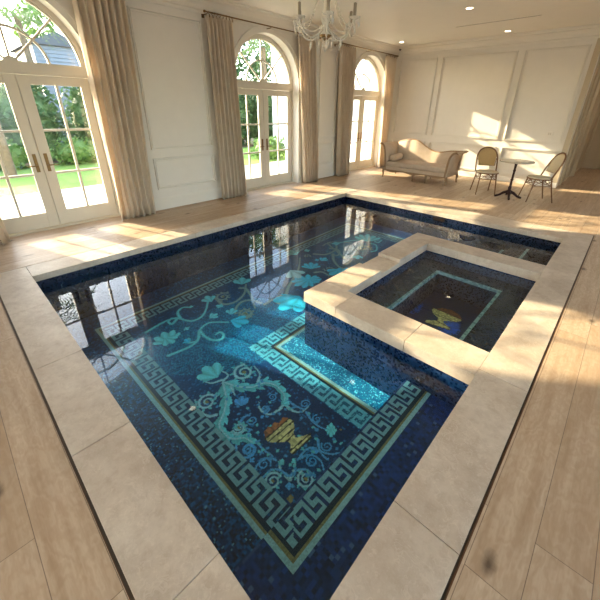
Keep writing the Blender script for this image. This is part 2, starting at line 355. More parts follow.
# panelled hall door
r=tag(empty('door_5',(-.15,13.96,0)),kind='structure')
m=MB(); m.box(-.45,.45,-.02,.02,.02,2.15); bevel(m.build('door_leaf',M['hall'],r),.004,1)
m=MB()
for z0,z1 in ((.2,.85),(1.0,1.95)):
    for x0,x1 in ((-.36,-.05),(.05,.36)):
        for a,b,cz,d in ((x0,x1,z0,z0+.03),(x0,x1,z1-.03,z1),(x0,x0+.03,z0+.03,z1-.03),(x1-.03,x1,z0+.03,z1-.03)): m.box(a,b,-.035,-.02,cz,d)
m.build('door_panel',M['hall'],r)
m=MB(); m.box(-.55,-.46,-.05,.02,0,2.25); m.box(.46,.55,-.05,.02,0,2.25); m.box(-.46,.46,-.05,.02,2.16,2.25); m.build('door_frame',M['hall'],r)
# ------------------------------------------------------------------ pool
pool=tag(empty('swimming_pool',(-2.2,2.97,0)),'long sunken pool lined with dark blue mosaic, scrollwork and a key pattern border','swimming pool')
def pp(o,parent=pool):   # parent keeping world placement
    o.parent=parent; o.location=(-parent.location.x,-parent.location.y,-parent.location.z); return o
def fz(y): return -.67+.034*(y-.6)
C={'teal':(104,200,208),'cyan':(50,184,216),'blue':(76,156,212),'pale':(150,196,206),'tan':(134,152,146),'gold':(138,122,78),'key':(122,162,172),'keya':(104,180,198),'rim':(150,184,186)}
C={k:np.array(lin(*v)) for k,v in C.items()}
STROKES=[
('acan',[(-2.066,1.162),(-1.924,1.223),(-1.827,1.303),(-1.784,1.405),(-1.683,1.458),(-1.555,1.434),(-1.485,1.372)]),
('acan',[(-2.056,1.155),(-1.896,1.077),(-1.79,0.984),(-1.707,0.886),(-1.562,0.882),(-1.485,0.953),(-1.415,0.974)]),
('vine',[(-1.485,1.372),(-1.478,1.293),(-1.503,1.218),(-1.596,1.202),(-1.657,1.241)]),
('vine',[(-1.485,1.372),(-1.393,1.371),(-1.329,1.409),(-1.32,1.484)]),
('vine',[(-2.093,1.169),(-2.129,1.088),(-2.179,1.058)]),
('vine',[(-2.076,1.169),(-2.103,1.242),(-2.211,1.228)]),
('vine',[(-1.965,1.177),(-1.866,1.148)]),
('vine',[(-1.813,0.924),(-1.853,0.874),(-1.972,0.855),(-2.073,0.886)]),
('vine',[(-1.842,1.383),(-1.894,1.45),(-2.016,1.478)]),
('vine',[(-1.023,0.975),(-1.066,0.979),(-1.121,0.984),(-1.162,1.022)]),
('vine',[(-1.018,0.979),(-1.033,1.028),(-1.055,1.064),(-1.093,1.096)]),
('thin',[(-1.042,0.984),(-1.111,0.974),(-1.156,0.932),(-1.16,0.865)]),
('thin',[(-1.032,0.993),(-1.02,1.058),(-0.975,1.1),(-0.904,1.103)]),
('thin',[(-1.183,1.003),(-1.235,0.974),(-1.254,0.898),(-1.226,0.84)]),
('thin',[(-1.074,1.113),(-1.031,1.193),(-0.955,1.214),(-0.889,1.179)]),
('thin',[(-1.476,0.874),(-1.404,0.838),(-1.345,0.882),(-1.356,0.964)]),
('thin',[(-1.066,1.318),(-1.004,1.269),(-0.931,1.295),(-0.889,1.345)]),
('thin',[(-1.393,0.994),(-1.302,0.994),(-1.22,1.008)]),
('thin',[(-1.074,1.123),(-1.078,1.2),(-1.046,1.251),(-0.934,1.253)]),
('thin',[(-1.299,1.437),(-1.195,1.407),(-1.126,1.411),(-1.064,1.433)]),
('thin',[(-1.485,1.414),(-1.4,1.423),(-1.331,1.447),(-1.328,1.517)]),
('thin',[(-1.619,1.116),(-1.629,1.043),(-1.578,1.005),(-1.493,1.036)]),
('teal',[(-2.759,0.991),(-2.736,1.104),(-2.722,1.213),(-2.764,1.324),(-2.892,1.423),(-2.927,1.563),(-2.78,1.715)]),
('teal',[(-2.873,1.412),(-2.757,1.399),(-2.644,1.419),(-2.584,1.489),(-2.628,1.554),(-2.694,1.548),(-2.692,1.496)]),
('teal',[(-2.842,1.254),(-2.781,1.233),(-2.752,1.284)]),
('teal',[(-3.293,1.001),(-3.32,1.145),(-3.326,1.259),(-3.289,1.354),(-3.117,1.437),(-3.096,1.56),(-3.182,1.676),(-3.333,1.802)]),
('teal',[(-3.258,1.382),(-3.389,1.421),(-3.439,1.509),(-3.374,1.582)]),
('teal',[(-3.267,1.343),(-3.223,1.263),(-3.295,1.257),(-3.329,1.317)]),
('tan',[(-3.313,1.909),(-3.132,1.892),(-3.068,2.022),(-3.132,2.21),(-3.316,2.386)]),
('tan',[(-2.808,2.222),(-2.945,2.184),(-3.002,2.081),(-2.95,1.954),(-2.856,1.874)]),
('tan',[(-3.279,3.749),(-3.123,3.868),(-3.126,4.122),(-3.264,4.295),(-3.402,4.255),(-3.393,4.109)]),
('tan',[(-3.048,3.956),(-2.9,3.788),(-2.72,3.67),(-2.593,3.652)]),
('tan',[(-2.842,3.282),(-2.774,3.36),(-2.628,3.344)]),
('tan',[(-2.666,2.507),(-2.816,2.706),(-2.942,2.926),(-3.098,3.197),(-3.345,3.486)]),
('tan',[(-2.747,2.987),(-2.889,2.974),(-3.036,2.96)]),
('tan',[(-3.297,2.271),(-3.216,2.309),(-2.979,2.222),(-2.774,2.105)]),
('tan',[(-2.75,2.244),(-2.745,2.372),(-2.612,2.37),(-2.507,2.406)]),
('tan',[(-2.823,3.955),(-3.036,4.072),(-3.402,4.255),(-3.273,4.432),(-3.088,4.536)]),
('teal',[(-3.279,4.345),(-3.173,4.592),(-3.04,4.762),(-2.907,4.881)]),
('tan',[(-3.229,4.1),(-3.081,4.14),(-2.959,3.984),(-3.04,3.911)]),
('teal',[(-2.63,4.454),(-2.605,4.566),(-2.729,4.737),(-2.845,4.733)]),
('teal',[(-2.821,4.855),(-2.757,4.861),(-2.774,5)]),
]
SPIRALS=[
('pale',-2.024,1.365,0.100,1.7),
('pale',-1.979,0.944,0.083,1.7),
('pale',-1.581,0.979,0.059,1.6),
('blue',-1.615,1.35,0.039,1.5),
('blue',-1.387,0.915,0.058,1.6),
('blue',-1.566,1.23,0.029,1),
('blue',-1.563,1.092,0.040,1.3),
('gold',-1.092,0.893,0.059,1.8),
('gold',-0.939,1.052,0.060,1.8),
('blue',-1.223,0.927,0.049,1.5),
('blue',-0.992,1.17,0.044,1.5),
('blue',-1.387,0.915,0.046,1.5),
('blue',-0.986,1.327,0.044,1.5),
('blue',-1.19,1.448,0.040,1.4),
('pale',-1.581,0.979,0.046,1.4),
('blue',-1.566,1.23,0.041,1.4),
('blue',-1.358,1.489,0.041,1.4),
('blue',-1.563,1.092,0.040,1.4),
('tan',-3.279,1.992,0.097,1.6),
('tan',-2.789,1.955,0.094,1.6),
('tan',-2.759,3.502,0.075,1.5),
('tan',-2.694,2.481,0.064,1.5),
('tan',-2.751,1.956,0.077,1.5),
('tan',-3.312,3.616,0.055,1.3),
('tan',-2.799,4.485,0.112,1.3),
]
FANS=[
('teal',-2.15,1.165,-2.364,1.14,7),
('teal',-2.936,1.092,-3.159,1.123,9),
('teal',-3.045,1.094,-2.899,1.125,7),
('cyan',-2.671,2.945,-2.877,3.168,11),
('cyan',-2.774,3.078,-2.784,2.807,9),
('cyan',-2.774,3.078,-2.63,3.17,9),
('cyan',-2.557,2.67,-2.517,2.281,7),
('cyan',-2.493,2.478,-2.35,2.49,5),
('pale',-3.169,3.09,-2.888,3.014,5),
('teal',-3.46,3.535,-3.687,3.598,5),
('teal',-3.483,3.726,-3.436,3.823,5),
('cyan',-2.637,3.612,-2.629,3.367,5),
('cyan',-2.541,3.488,-2.568,3.718,5),
('cyan',-2.958,3.323,-3.108,3.487,9),
('cyan',-3.024,3.628,-3.045,3.775,5),
('cyan',-3.059,3.597,-3.13,3.63,4),
('teal',-3.286,1.823,-3.463,1.849,5),
('teal',-3.005,1.612,-3.015,1.73,5),
('teal',-2.881,1.819,-2.974,1.919,5),
('teal',-3.357,2.349,-3.518,2.471,6),
('teal',-3.089,1.862,-3.175,1.819,4),
('teal',-3.055,1.33,-2.988,1.335,4),
('cyan',-2.786,1.751,-2.602,1.877,5),
('teal',-3.395,1.563,-3.362,1.613,4),
('cyan',-2.781,1.233,-2.87,1.228,4),
('teal',-2.919,4.767,-3.121,5.071,11),
('teal',-3.236,4.384,-3.335,4.275,5),
('cyan',-2.718,4.2,-2.639,4.063,5),
('blue',-1.732,1.117,-1.815,1.18,7),
('blue',-1.765,1.142,-1.725,1.178,5),
('blue',-1.009,0.961,-0.973,0.926,5),
('teal',-1.047,1.448,-1.013,1.48,5),
('teal',-1.047,1.448,-1.081,1.417,5),
('teal',-1.047,1.448,-1.01,1.403,4),
('teal',-1.047,1.448,-1.086,1.496,4),
('gold',-1.002,1.49,-0.985,1.51,4),
('gold',-0.951,0.913,-0.91,0.879,3),
('blue',-1.294,0.95,-1.312,0.984,4),
('blue',-1.062,1.226,-0.999,1.243,4),
('blue',-1.306,0.869,-1.308,0.907,4),
('blue',-0.924,1.242,-0.918,1.268,4),
('teal',-1.131,0.993,-1.152,1.041,3),
('teal',-1.067,1.071,-1.1,1.095,3),
('blue',-1.53,1.147,-1.521,1.181,4),
('blue',-1.25,1.431,-1.28,1.429,4),
('teal',-1.5,1.358,-1.465,1.418,4),
]
URN=[(-1.362,1.055),(-1.354,1.309),(-1.314,1.309),(-1.265,1.27),(-1.235,1.229),(-1.2,1.221),(-1.143,1.314),(-1.118,1.303),(-1.128,1.113),(-1.158,1.116),(-1.194,1.162),(-1.227,1.153),(-1.275,1.097),(-1.327,1.054)]
FRUIT=[(-1.366,1.063),(-1.412,1.088),(-1.422,1.137),(-1.405,1.153),(-1.421,1.198),(-1.385,1.219),(-1.402,1.278),(-1.36,1.304)]

def mosaic(x0,x1,y0,y1,cell,paint,zf,name,keep=None):
    nx=int(round((x1-x0)/cell)); ny=int(round((y1-y0)/cell))
    xs=np.linspace(x0,x1,nx+1); ys=np.linspace(y0,y1,ny+1)
    gx,gy=np.meshgrid(xs,ys); V=np.stack([gx,gy,zf(gy)+0*gx],-1).reshape(-1,3)
    cx,cy=np.meshgrid((xs[1:]+xs[:-1])/2,(ys[1:]+ys[:-1])/2)
    ci=paint(cx,cy)
    i,j=np.meshgrid(np.arange(nx),np.arange(ny)); a=(j*(nx+1)+i)
    F=np.stack([a,a+1,a+nx+2,a+nx+1],-1).reshape(-1,4); cc=ci.reshape(-1,3)
    k=np.ones(len(F),bool) if keep is None else keep(cx,cy).reshape(-1)
    F=F[k]; cc=cc[k]
    me=bpy.data.meshes.new(name); me.vertices.add(len(V)); me.vertices.foreach_set('co',V.ravel().astype(np.float32))
    me.loops.add(F.size); me.loops.foreach_set('vertex_index',F.ravel().astype(np.int32)); me.polygons.add(len(F))
    me.polygons.foreach_set('loop_start',np.arange(0,F.size,4,dtype=np.int32)); me.polygons.foreach_set('loop_total',np.full(len(F),4,np.int32)); me.update(calc_edges=True)
    at=me.attributes.new('tile','FLOAT_COLOR','FACE'); at.data.foreach_set('color',np.concatenate([cc,np.ones((len(cc),1))],1).astype(np.float32).ravel())
    me.materials.append(M['tess']); o=bpy.data.objects.new(name,me); COL.objects.link(o); return o
t=NT('glass_tesserae'); at=t.node('ShaderNodeAttribute',attribute_name='tile'); t.fin(at.outputs['Color'],.3,0,None,.4); M['tess']=t.m
KEY=["111110","100010","101110","101000","101111"]
KB=np.array([[int(c) for c in r] for r in KEY])
def keycol(base,al,ac,key,W=.0188,H=.027):
    """al: along the strip, ac: distance in from its outer line"""
    g=(ac>=0)&(ac<.026); base[g]=C['rim']*(.8+.4*np.random.rand(g.sum()))[:,None]
    g=(ac>=.026)&(ac<.046); base[g]=C['gold']*(.6+.6*np.random.rand(g.sum()))[:,None]
    g=(ac>=.046)&(ac<.072); base[g]=np.array(lin(16,30,50))
    g=(ac>=.072)&(ac<.072+H*5)
    r=np.clip(((ac-.072)/H).astype(int),0,4); q=(np.floor(al/W).astype(int))%6
    on=g&(KB[r,q]==1); off=g&~on
    base[on]=key*(.85+.3*np.random.rand(on.sum()))[:,None]; base[off]=base[off]*.6
def poly_mask(X,Y,P):
    inside=np.zeros(X.shape,bool); n=len(P)
    for i in range(n):
        x1,y1=P[i]; x2,y2=P[(i+1)%n]
        if y1==y2: continue
        inside^=((y1>Y)!=(y2>Y))&(X<(x2-x1)*(Y-y1)/(y2-y1)+x1)
    return inside
def stroke(base,X,Y,pts,w0,w1,col,serr=0):
    S=np.array(crom(pts,14)); n=len(S)
    bb=(X>S[:,0].min()-.08)&(X<S[:,0].max()+.08)&(Y>S[:,1].min()-.08)&(Y<S[:,1].max()+.08)
    idx=np.argwhere(bb)
    if len(idx)==0: return
    px=X[bb];py=Y[bb]; d=(px[:,None]-S[None,:,0])**2+(py[:,None]-S[None,:,1])**2; k=d.argmin(1); dm=np.sqrt(d[np.arange(len(k)),k]); tt=k/(n-1)
    w=w0+(w1-w0)*tt
    if serr: w=w*(.62+.6*np.abs(((tt*serr)%1.0)))
    h=dm<w; ii=idx[h]; sh=np.where(dm[h]<w[h]*.35,1.18,.85)*(.85+.3*np.random.rand(h.sum()))
    base[ii[:,0],ii[:,1]]=col*sh[:,None]
def fan(base,X,Y,bx,by,tx,ty,n,col):
    L=math.hypot(tx-bx,ty-by); A=math.atan2(ty-by,tx-bx); bb=(np.abs(X-bx)<L*1.4)&(np.abs(Y-by)<L*1.4); idx=np.argwhere(bb); px=X[bb]-bx; py=Y[bb]-by
    r=np.hypot(px,py); th=(np.arctan2(py,px)-A+PI)%(2*PI)-PI; sp=1.15 if n>5 else .85
    f=np.abs(np.cos(th/sp*n*PI/4)); R=L*(1-.30*(th/sp)**2)*(.74+.26*f)
    h=(np.abs(th)<sp)&(r<R); ii=idx[h]; sh=(.7+.5*f[h])*(.85+.3*np.random.rand(h.sum())); base[ii[:,0],ii[:,1]]=col*sh[:,None]
def leaf(base,X,Y,x,y,A,L,w,col):
    bb=(np.abs(X-x)<L)&(np.abs(Y-y)<L); idx=np.argwhere(bb); px=X[bb]-x; py=Y[bb]-y
    u=(px*math.cos(A)+py*math.sin(A))/L; v=-px*math.sin(A)+py*math.cos(A); v=v-.12*L*u*u*(1 if math.sin(A*9)>0 else -1)
    h=(u>0)&(u<1)&(np.abs(v)<w*np.sin(PI*np.clip(u,0,1))**.7); ii=idx[h]; base[ii[:,0],ii[:,1]]=col*((.75+.5*u[h])*(.85+.3*np.random.rand(h.sum())))[:,None]
NK=(-2.27,1.60)      # outer corner of the key border that wraps the hot tub
GI=.33
def paint_main(X,Y):
    rs=np.random.RandomState(3); sh=X.shape
    q=lambda s:(np.floor(X/s).astype(int),np.floor(Y/s).astype(int))
    tab=rs.rand(512,512)
    def rnd(s): a,b=q(s); return tab[a%512,b%512]
    def smooth(s,seed=0):
        a=X/s; b=Y/s; i=np.floor(a).astype(int); j=np.floor(b).astype(int); u=a-i; v=b-j; u=u*u*(3-2*u); v=v*v*(3-2*v)
        g=lambda i,j:tab[(i+seed)%512,(j+2*seed)%512]
        return (g(i,j)*(1-u)+g(i+1,j)*u)*(1-v)+(g(i,j+1)*(1-u)+g(i+1,j+1)*u)*v
    d=np.array(lin(8,36,82)); t2=np.array(lin(12,84,136)); aq=np.array(lin(30,134,172)); sp=np.array(lin(106,190,210))
    base=np.zeros(sh+(3,)); base[:]=d
    f=np.clip(smooth(.55,5)*1.3-.25,0,1)
    # brighter teal field in the middle of the pool, dark ground under the urn scrollwork
    mid=np.exp(-((X+2.55)/.65)**2-((Y-1.75)/.75)**2)+.55*np.exp(-((X+3.0)/.5)**2-((Y-.95)/.4)**2)+.7*np.exp(-((X+3.0)/.6)**2-((Y-4.6)/1.1)**2)
    k=np.clip(.25*f+.75*mid,0,1)[...,None]; base=base*(1-k)+t2*k
    gl=(mid>.45)&(rnd(.0094)>.62-.25*np.clip(mid-.45,0,1)); base[gl]=aq*(.5+.5*rs.rand(gl.sum()))[:,None]
    near=(Y<YN+GI)|(X<XW+GI); nb=near&(rnd(.019)>.6); base[near]=np.array(lin(8,46,92)); base[nb]=np.array(lin(16,78,132)); dk=near&(rnd(.0156)>.72); base[dk]=np.array(lin(6,22,56))
    st=near&(rnd(.0094)>.975); base[st]=np.array(lin(80,130,160))
    st=~near&(rnd(.0156)>.90); base[st]=np.array(lin(26,96,148))
    # aqua ground between the key border and the hot tub
    ins=(X>NK[0])&(Y>NK[1])
    base[ins]=aq; g=ins&(rnd(.0094)>.5); base[g]=np.array(lin(14,88,134)); g=ins&(rnd(.0094)>.86); base[g]=sp
    base*= (.7+.6*rnd(.0094))[...,None]
    for kind,pts in STROKES:
        if kind=='acan':
            Q=crom(pts,12); nq=len(Q)
            for i in range(1,nq-3,4):
                A=math.atan2(*(Q[i+1]-Q[i-1])[::-1]); L=.125*(1-.5*i/nq)*(.75 if (i//4)%2 else 1.1)
                for s in (-1,1): leaf(base,X,Y,Q[i][0],Q[i][1],A+s*.40,L,.019,C['teal']*(1.0 if s>0 else .72))
            stroke(base,X,Y,pts,.011,.006,C['pale']*1.1)
        elif kind=='vine': stroke(base,X,Y,pts,.014,.006,C['pale'])
        elif kind=='thin': stroke(base,X,Y,pts,.010,.006,C['blue']*.9+C['pale']*.1)
        elif kind=='teal': stroke(base,X,Y,pts,.020,.014,C['teal'],0)
        else: stroke(base,X,Y,pts,.026,.014,C['tan'],0)
    for kind,x,y,r,tn in SPIRALS:
        a0=(x*7+y*3)%(2*PI); pts=[(x+r*(1-.86*u)*math.cos(a0+u*tn*2*PI),y+r*(1-.86*u)*math.sin(a0+u*tn*2*PI)) for u in np.linspace(0,1,16)]
        if kind in('pale','tan','gold'):
            for k_ in range(0,9):
                xx,yy=pts[k_]; A=math.atan2(yy-y,xx-x)+.9; leaf(base,X,Y,xx,yy,A,r*.55,r*.13,C['teal' if kind!='tan' else 'tan']*.8)
        stroke(base,X,Y,pts,r*.15,r*.09,C['pale'] if kind=='gold' else C[kind])
        if kind in('gold','pale','tan'): stroke(base,X,Y,[(x-.006,y),(x+.006,y)],r*.16,r*.16,C['gold'])
    for kind,bx_,by_,tx,ty,n in FANS: fan(base,X,Y,bx_,by_,tx,ty,n,C[kind])
    rr=np.random.RandomState(11)
    for _ in range(110):      # small buds scattered between the scrolls
        x=rr.uniform(-2.0,-.85); y=rr.uniform(.95,1.45); A=rr.uniform(0,6.28); fan(base,X,Y,x,y,x+.03*math.cos(A),y+.03*math.sin(A),3,C['blue' if rr.rand()<.6 else 'teal']*.8)
    g=poly_mask(X,Y,FRUIT); base[g]=np.array(lin(176,100,60))*(.5+.8*rnd(.019)[g])[:,None]
    g=poly_mask(X,Y,URN); base[g]=np.array(lin(226,204,140))*(.5+.75*rnd(.0188)[g])[:,None]
    for a,b in ((0,1),(13,2),(12,3),(11,4),(9,6),(8,7)):
        stroke(base,X,Y,[URN[a],((URN[a][0]+URN[b][0])/2,(URN[a][1]+URN[b][1])/2),URN[b]],.006,.006,np.array(lin(64,50,28)))
    # borders
    ac=np.minimum(np.minimum(X-(XW+GI),Y-(YN+GI)),(YF-GI)-Y)
    al=np.where(ac==X-(XW+GI),Y,X)
    al=np.where((ac==X-(XW+GI)),Y,X); msk=(ac>=0)&(ac<.25)&~(ins&(Y>NK[1]+.3)&(X>BX))
    tmp=base.copy(); keycol(tmp,al,np.where(msk,ac,-1),C['key'],.0225,.032); base=tmp
    a2=np.minimum(X-NK[0],Y-NK[1]); band=ins&(a2<.235)&(X<-.77)
    al2=np.where(a2==X-NK[0],Y,X); tmp=base.copy(); keycol(tmp,al2,np.where(band,.235-a2,-1),C['keya'],.0215,.030); base=tmp
    return base
o=mosaic(XW,-.76,YN,YF,.0078,paint_main,fz,'mosaic_floor',keep=lambda X,Y:~((X>BX+.02)&(Y>B1+.02)&(Y<B2-.02)))
pp(o)
# right-hand bench carries its own stretch of the border
SHZ=-.35
def paint_shelf(X,Y):
    rs=np.random.RandomState(5); tab=rs.rand(512,512)
    r=tab[np.floor(X/.021).astype(int)%512,np.floor(Y/.021).astype(int)%512]
    base=np.zeros(X.shape+(3,)); base[:]=np.array(lin(15,48,108)); base*=(.3+1.2*r)[...,None]
    g=r>.965; base[g]=np.array(lin(70,96,140))
    ed=X<-.757; base[ed&(r>.4)]=np.array(lin(52,72,120))
    ac=np.minimum((XR-.245)-X,Y-(YN+.255)); al=np.where(ac==(XR-.245)-X,Y,X)
    acs=np.where(ac<0,-1,ac*1.05); keycol(base,al,acs,C['key']*1.05); return base
o=pp(mosaic(-.77,XR,YN,B1,.0070,paint_shelf,lambda y:SHZ+0*y,'bench_top'))
m=MB(); m.box(-.768,XR,YN,B1,-.85,SHZ-.004); pp(m.build('bench',M['navy'])) 
W0,W1=-.95,-.07
wn=[('near',(XW-.2,XR+.1,YN-.14,YN-.012)),('window',(XW-.2,XW-.012,YN-.012,YF+.012)),('far',(XW-.2,XR+.1,YF+.012,YF+.14)),('right',(XR+.012,XR+.1,YN-.012,YF+.012))]
for n,(a,b,c,d) in wn:
    m=MB(); m.box(a,b,c,d,W0,W1); w=pp(m.build('pool_wall',M['navy']))
m=MB(); m.box(XW-.1,XR+.1,YN-.1,YF+.1,-1.05,-.95); pp(m.build('pool_base',M['navy']))
# entry steps at the far right end
for x,z in ((-.70,-.27),(-1.02,-.38)):
    m=MB(); m.box(x+.035,XR+.012 if x>-1 else -.70,B2,YF+.012,-.9,z); o=pp(m.build('entry_step',M['navy']))
    m=MB(); m.box(x,x+.034,B2,YF+.012,-.9,z+.001); q=m.build('step_edge',M['pale_tile'],o); q['label']='pale stripe along the step edge'
m=MB(); m.box(-2.17,-1.97,YF-.004,YF+.02,-.15,-.085); m.box(-2.16,-1.98,YF-.012,YF-.004,-.142,-.093); pp(m.build('skimmer',M['dark']))
# underwater lamps low on the side walls
def lamp(x,y,z,ax,s,label,par,e,col=(.75,.93,1)):
    m=MB(); n=20
    for r_,a_ in ((.085,.006),):
        c_=[(r_*math.cos(2*PI*k/n),r_*math.sin(2*PI*k/n)) for k in range(n)]
        if ax==1: m.prism(c_,lambda p,q:(x+p[0],y+q,z+p[1]),0,s*.012)
        else: m.prism(c_,lambda p,q:(x+q,y+p[0],z+p[1]),0,s*.012)
    o=pp(m.build('underwater_lamp',M['pool_glow']),par)
    l=bpy.data.lights.new('underwater_light','AREA'); l.shape='DISK'; l.size=.15; l.energy=e; l.color=col; L=bpy.data.objects.new('underwater_light',l); COL.objects.link(L)
    L.location=(x+(s*.03 if ax==0 else 0),y+(s*.03 if ax==1 else 0),z); v=Vector((s,0,-.18)) if ax==0 else Vector((0,s,-.18)); L.rotation_euler=v.to_track_quat('-Z','Y').to_euler()
# stone coping
def slabs(m,x0,x1,y0,y1,z0,z1,axis,joints,g=.0016):
    e=[(x0 if axis==0 else y0)]+sorted(joints)+[(x1 if axis==0 else y1)]
    for a,b in zip(e[:-1],e[1:]):
        if axis==0: m.box(a+g,b-g,y0,y1,z0,z1)
        else: m.box(x0,x1,a+g,b-g,z0,z1)
m=MB(); zc0=-.07
ri=SLR-.006; ni=SLN+.007
slabs(m,XW,XR,ni,YN,zc0,0,0,[-3.375,-2.456,-1.592,-.72])
slabs(m,XO,XW,YN,YF,zc0,0,1,[1.25,2.15,3.05,3.95,4.85])
slabs(m,XW,XR,YF,YO,zc0,0,0,[-3.3,-2.4,-1.5,-.75])
slabs(m,XR,ri,YN,YF,zc0,0,1,[.95,2.1,3.2,4.25,5.0])
for x0,x1,y0,y1 in ((XO,XW,ni,YN),(XO,XW,YF,YO),(XR,ri,ni,YN),(XR,ri,YF,YO)):    # mitred corners
    cx_,cy_=(XW if x0<-2 else XR),(YN if y0<1 else YF); ox,oy=(x0 if x0<-2 else x1),(y0 if y0<1 else y1); g=.0016
    a=(cx_,cy_); b=(ox,oy); p=(cx_,oy); q=(ox,cy_)
    for tri in ((a,p,b),(a,b,q)):
        cxm=sum(k[0] for k in tri)/3; cym=sum(k[1] for k in tri)/3
        tri=[(cxm+(k[0]-cxm)*.993,cym+(k[1]-cym)*.993) for k in tri]
        ar=(tri[1][0]-tri[0][0])*(tri[2][1]-tri[0][1])-(tri[2][0]-tri[0][0])*(tri[1][1]-tri[0][1])
        if ar<0: tri=tri[::-1]
        m.prism(tri,lambda k,z:(k[0],k[1],z),zc0,0)
tag(bevel(m.build('pool_coping',M['stone']),.0015,1),'wide band of beige limestone slabs around the rim of the big pool','coping')
# slot drain around the coping
m=MB(); d=-.008
m.box(XO-.02,RGT-3.32+.0,SLN-.0125,SLN+.0125,d-.02,d)
m.box(SLR-.0125,SLR+.0165,SLN+.0125,YO+.004,d-.02,d); m.box(XO-.009,XO,SLN+.0125,YO+.009,d-.02,d); m.box(XO,SLR-.0125,YO,YO+.009,d-.02,d)
m2=MB(); m2.box(SLR+.003,SLR+.009,SLN+.0125,YO+.004,d,-.001); m2.box(XO-.02,SLR-.0125,SLN-.007,SLN-.004,d,-.001)
sd=tag(m.build('slot_drain',M['slot']),'narrow dark slot drain running round the outside of the stone coping','drain'); m2.build('metal_edge',M['slotedge'],sd)
# ------------------------------------------------------------------ hot tub
tub=tag(empty('hot_tub',(-1.1,3.2,0)),'square hot tub with a beige stone rim set into the side of the pool','hot tub')
m=MB(); e=.012
m.box(BX+e,XR,B1+e,S1-e,W0,-.10); m.box(BX+e,XR,S2+e,B2-e,W0,-.10); m.box(BX+e,SX-e,S1-e,S2+e,W0,-.10); m.box(XR+.012,XR+.05,S1,S2,W0,-.10)
o=m.build('tub_wall',M['navy_line']); pp(o,tub)
HZ=-.105
m=MB(); slabs(m,BX,XR,B1,S1,HZ,0,0,[-1.5,-.83]); m.box(BX,SX,S1+.002,2.955,HZ,0); pp(bevel(m.build('coping',M['stone']),.002,1),tub)
m=MB(); slabs(m,BX,XR,S2,B2,HZ,0,0,[-1.2]); m.box(BX,SX,3.365,S2-.002,HZ,0)
pp(bevel(m.build('coping',M['stone']),.002,1),tub)
m=MB(); m.box(BX,SX,2.958,3.362,HZ,-.04); q=pp(bevel(m.build('spillway',M['stone']),.002,1),tub); q['label']='lowered stone lip where the tub spills into the pool'
bz=-.22; fx0,fx1,fy0,fy1=-1.325,-.58,2.60,3.865
m=MB(); m.box(SX-.012,fx0,S1-.012,S2+.012,-.7,bz); m.box(fx1,XR+.012,S1-.012,S2+.012,-.7,bz); m.box(fx0,fx1,S1-.012,fy0,-.7,bz); m.box(fx0,fx1,fy1,S2+.012,-.7,bz)
pp(m.build('tub_bench',M['navy']),tub)
m=MB(); w=.03
m.box(fx0-.0,fx0+w,fy0,fy1,bz-.03,bz+.002); m.box(fx1-w,fx1,fy0,fy1,bz-.03,bz+.002); m.box(fx0+w,fx1-w,fy0,fy0+w,bz-.03,bz+.002); m.box(fx0+w,fx1-w,fy1-w,fy1,bz-.03,bz+.002)
pp(m.build('bench_edge',M['pale_tile']),tub)
TU=[(-1.14,3.45),(-.80,3.43),(-.815,3.38),(-.85,3.335),(-.92,3.295),(-.945,3.265),(-.93,3.235),(-.85,3.195),(-.83,3.15),(-1.085,3.105),(-1.085,3.155),(-1.01,3.22),(-1.0,3.255),(-1.02,3.29),(-1.09,3.33),(-1.13,3.39)]
def paint_tub(X,Y):
    rs=np.random.RandomState(9); tab=rs.rand(512,512); r=tab[np.floor(X/.0188).astype(int)%512,np.floor(Y/.0188).astype(int)%512]
    base=np.zeros(X.shape+(3,)); base[:]=np.array(lin(14,30,74)); base*=(.6+.8*r)[...,None]
    k=np.exp(-((X+.84)/.10)**2-((Y-3.2)/.16)**2)+.6*np.exp(-((X+1.27)/.06)**2-((Y-3.3)/.2)**2); g=k>.25+.4*r; base[g]=np.array(lin(48,98,214))*(.6+.6*r[g])[:,None]  # blue underwater glow beside the urn, painted into the tile colours
    g=poly_mask(X,Y,[(x-.0,y+.0) for x,y in [(-1.12,3.44),(-1.06,3.52),(-.96,3.55),(-.86,3.51),(-.81,3.44)]]); base[g]=np.array(lin(150,80,40))*(.5+.8*r[g])[:,None]
    g=poly_mask(X,Y,TU); base[g]=np.array(lin(252,222,140))*(.55+.75*r[g])[:,None]
    for a,b in ((0,1),(14,3),(9,8),(11,7)): stroke(base,X,Y,[TU[a],((TU[a][0]+TU[b][0])/2,(TU[a][1]+TU[b][1])/2),TU[b]],.006,.006,np.array(lin(90,64,30)))
    return base
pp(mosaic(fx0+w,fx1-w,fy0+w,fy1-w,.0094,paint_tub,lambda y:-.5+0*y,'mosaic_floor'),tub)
lamp(-.85,fy0,-.40,1,1,'',tub,PL*.25,(.25,.45,1))
# ------------------------------------------------------------------ water
m=MB(); z=WL; e=.010
ov=[(XW-e,YN-e),(XR+e,YN-e),(XR+e,B1+e),(BX+e,B1+e),(BX+e,B2-e),(XR+e,B2-e),(XR+e,YF+e),(XW-e,YF+e)]
m.add([(x,y,z) for x,y in ov],[(0,1,2,3),(0,3,4,7),(4,5,6,7)])
tag(m.build('pool_water',M['water']),'still clear water filling the long blue pool','water',kind='stuff')
m=MB(); m.add([(SX-e,S1-e,-.115),(XR+e,S1-e,-.115),(XR+e,S2+e,-.115),(SX-e,S2+e,-.115)],[(0,1,2,3)])
tag(m.build('hot_tub_water',M['water']),'still dark water filling the square hot tub','water',kind='stuff')
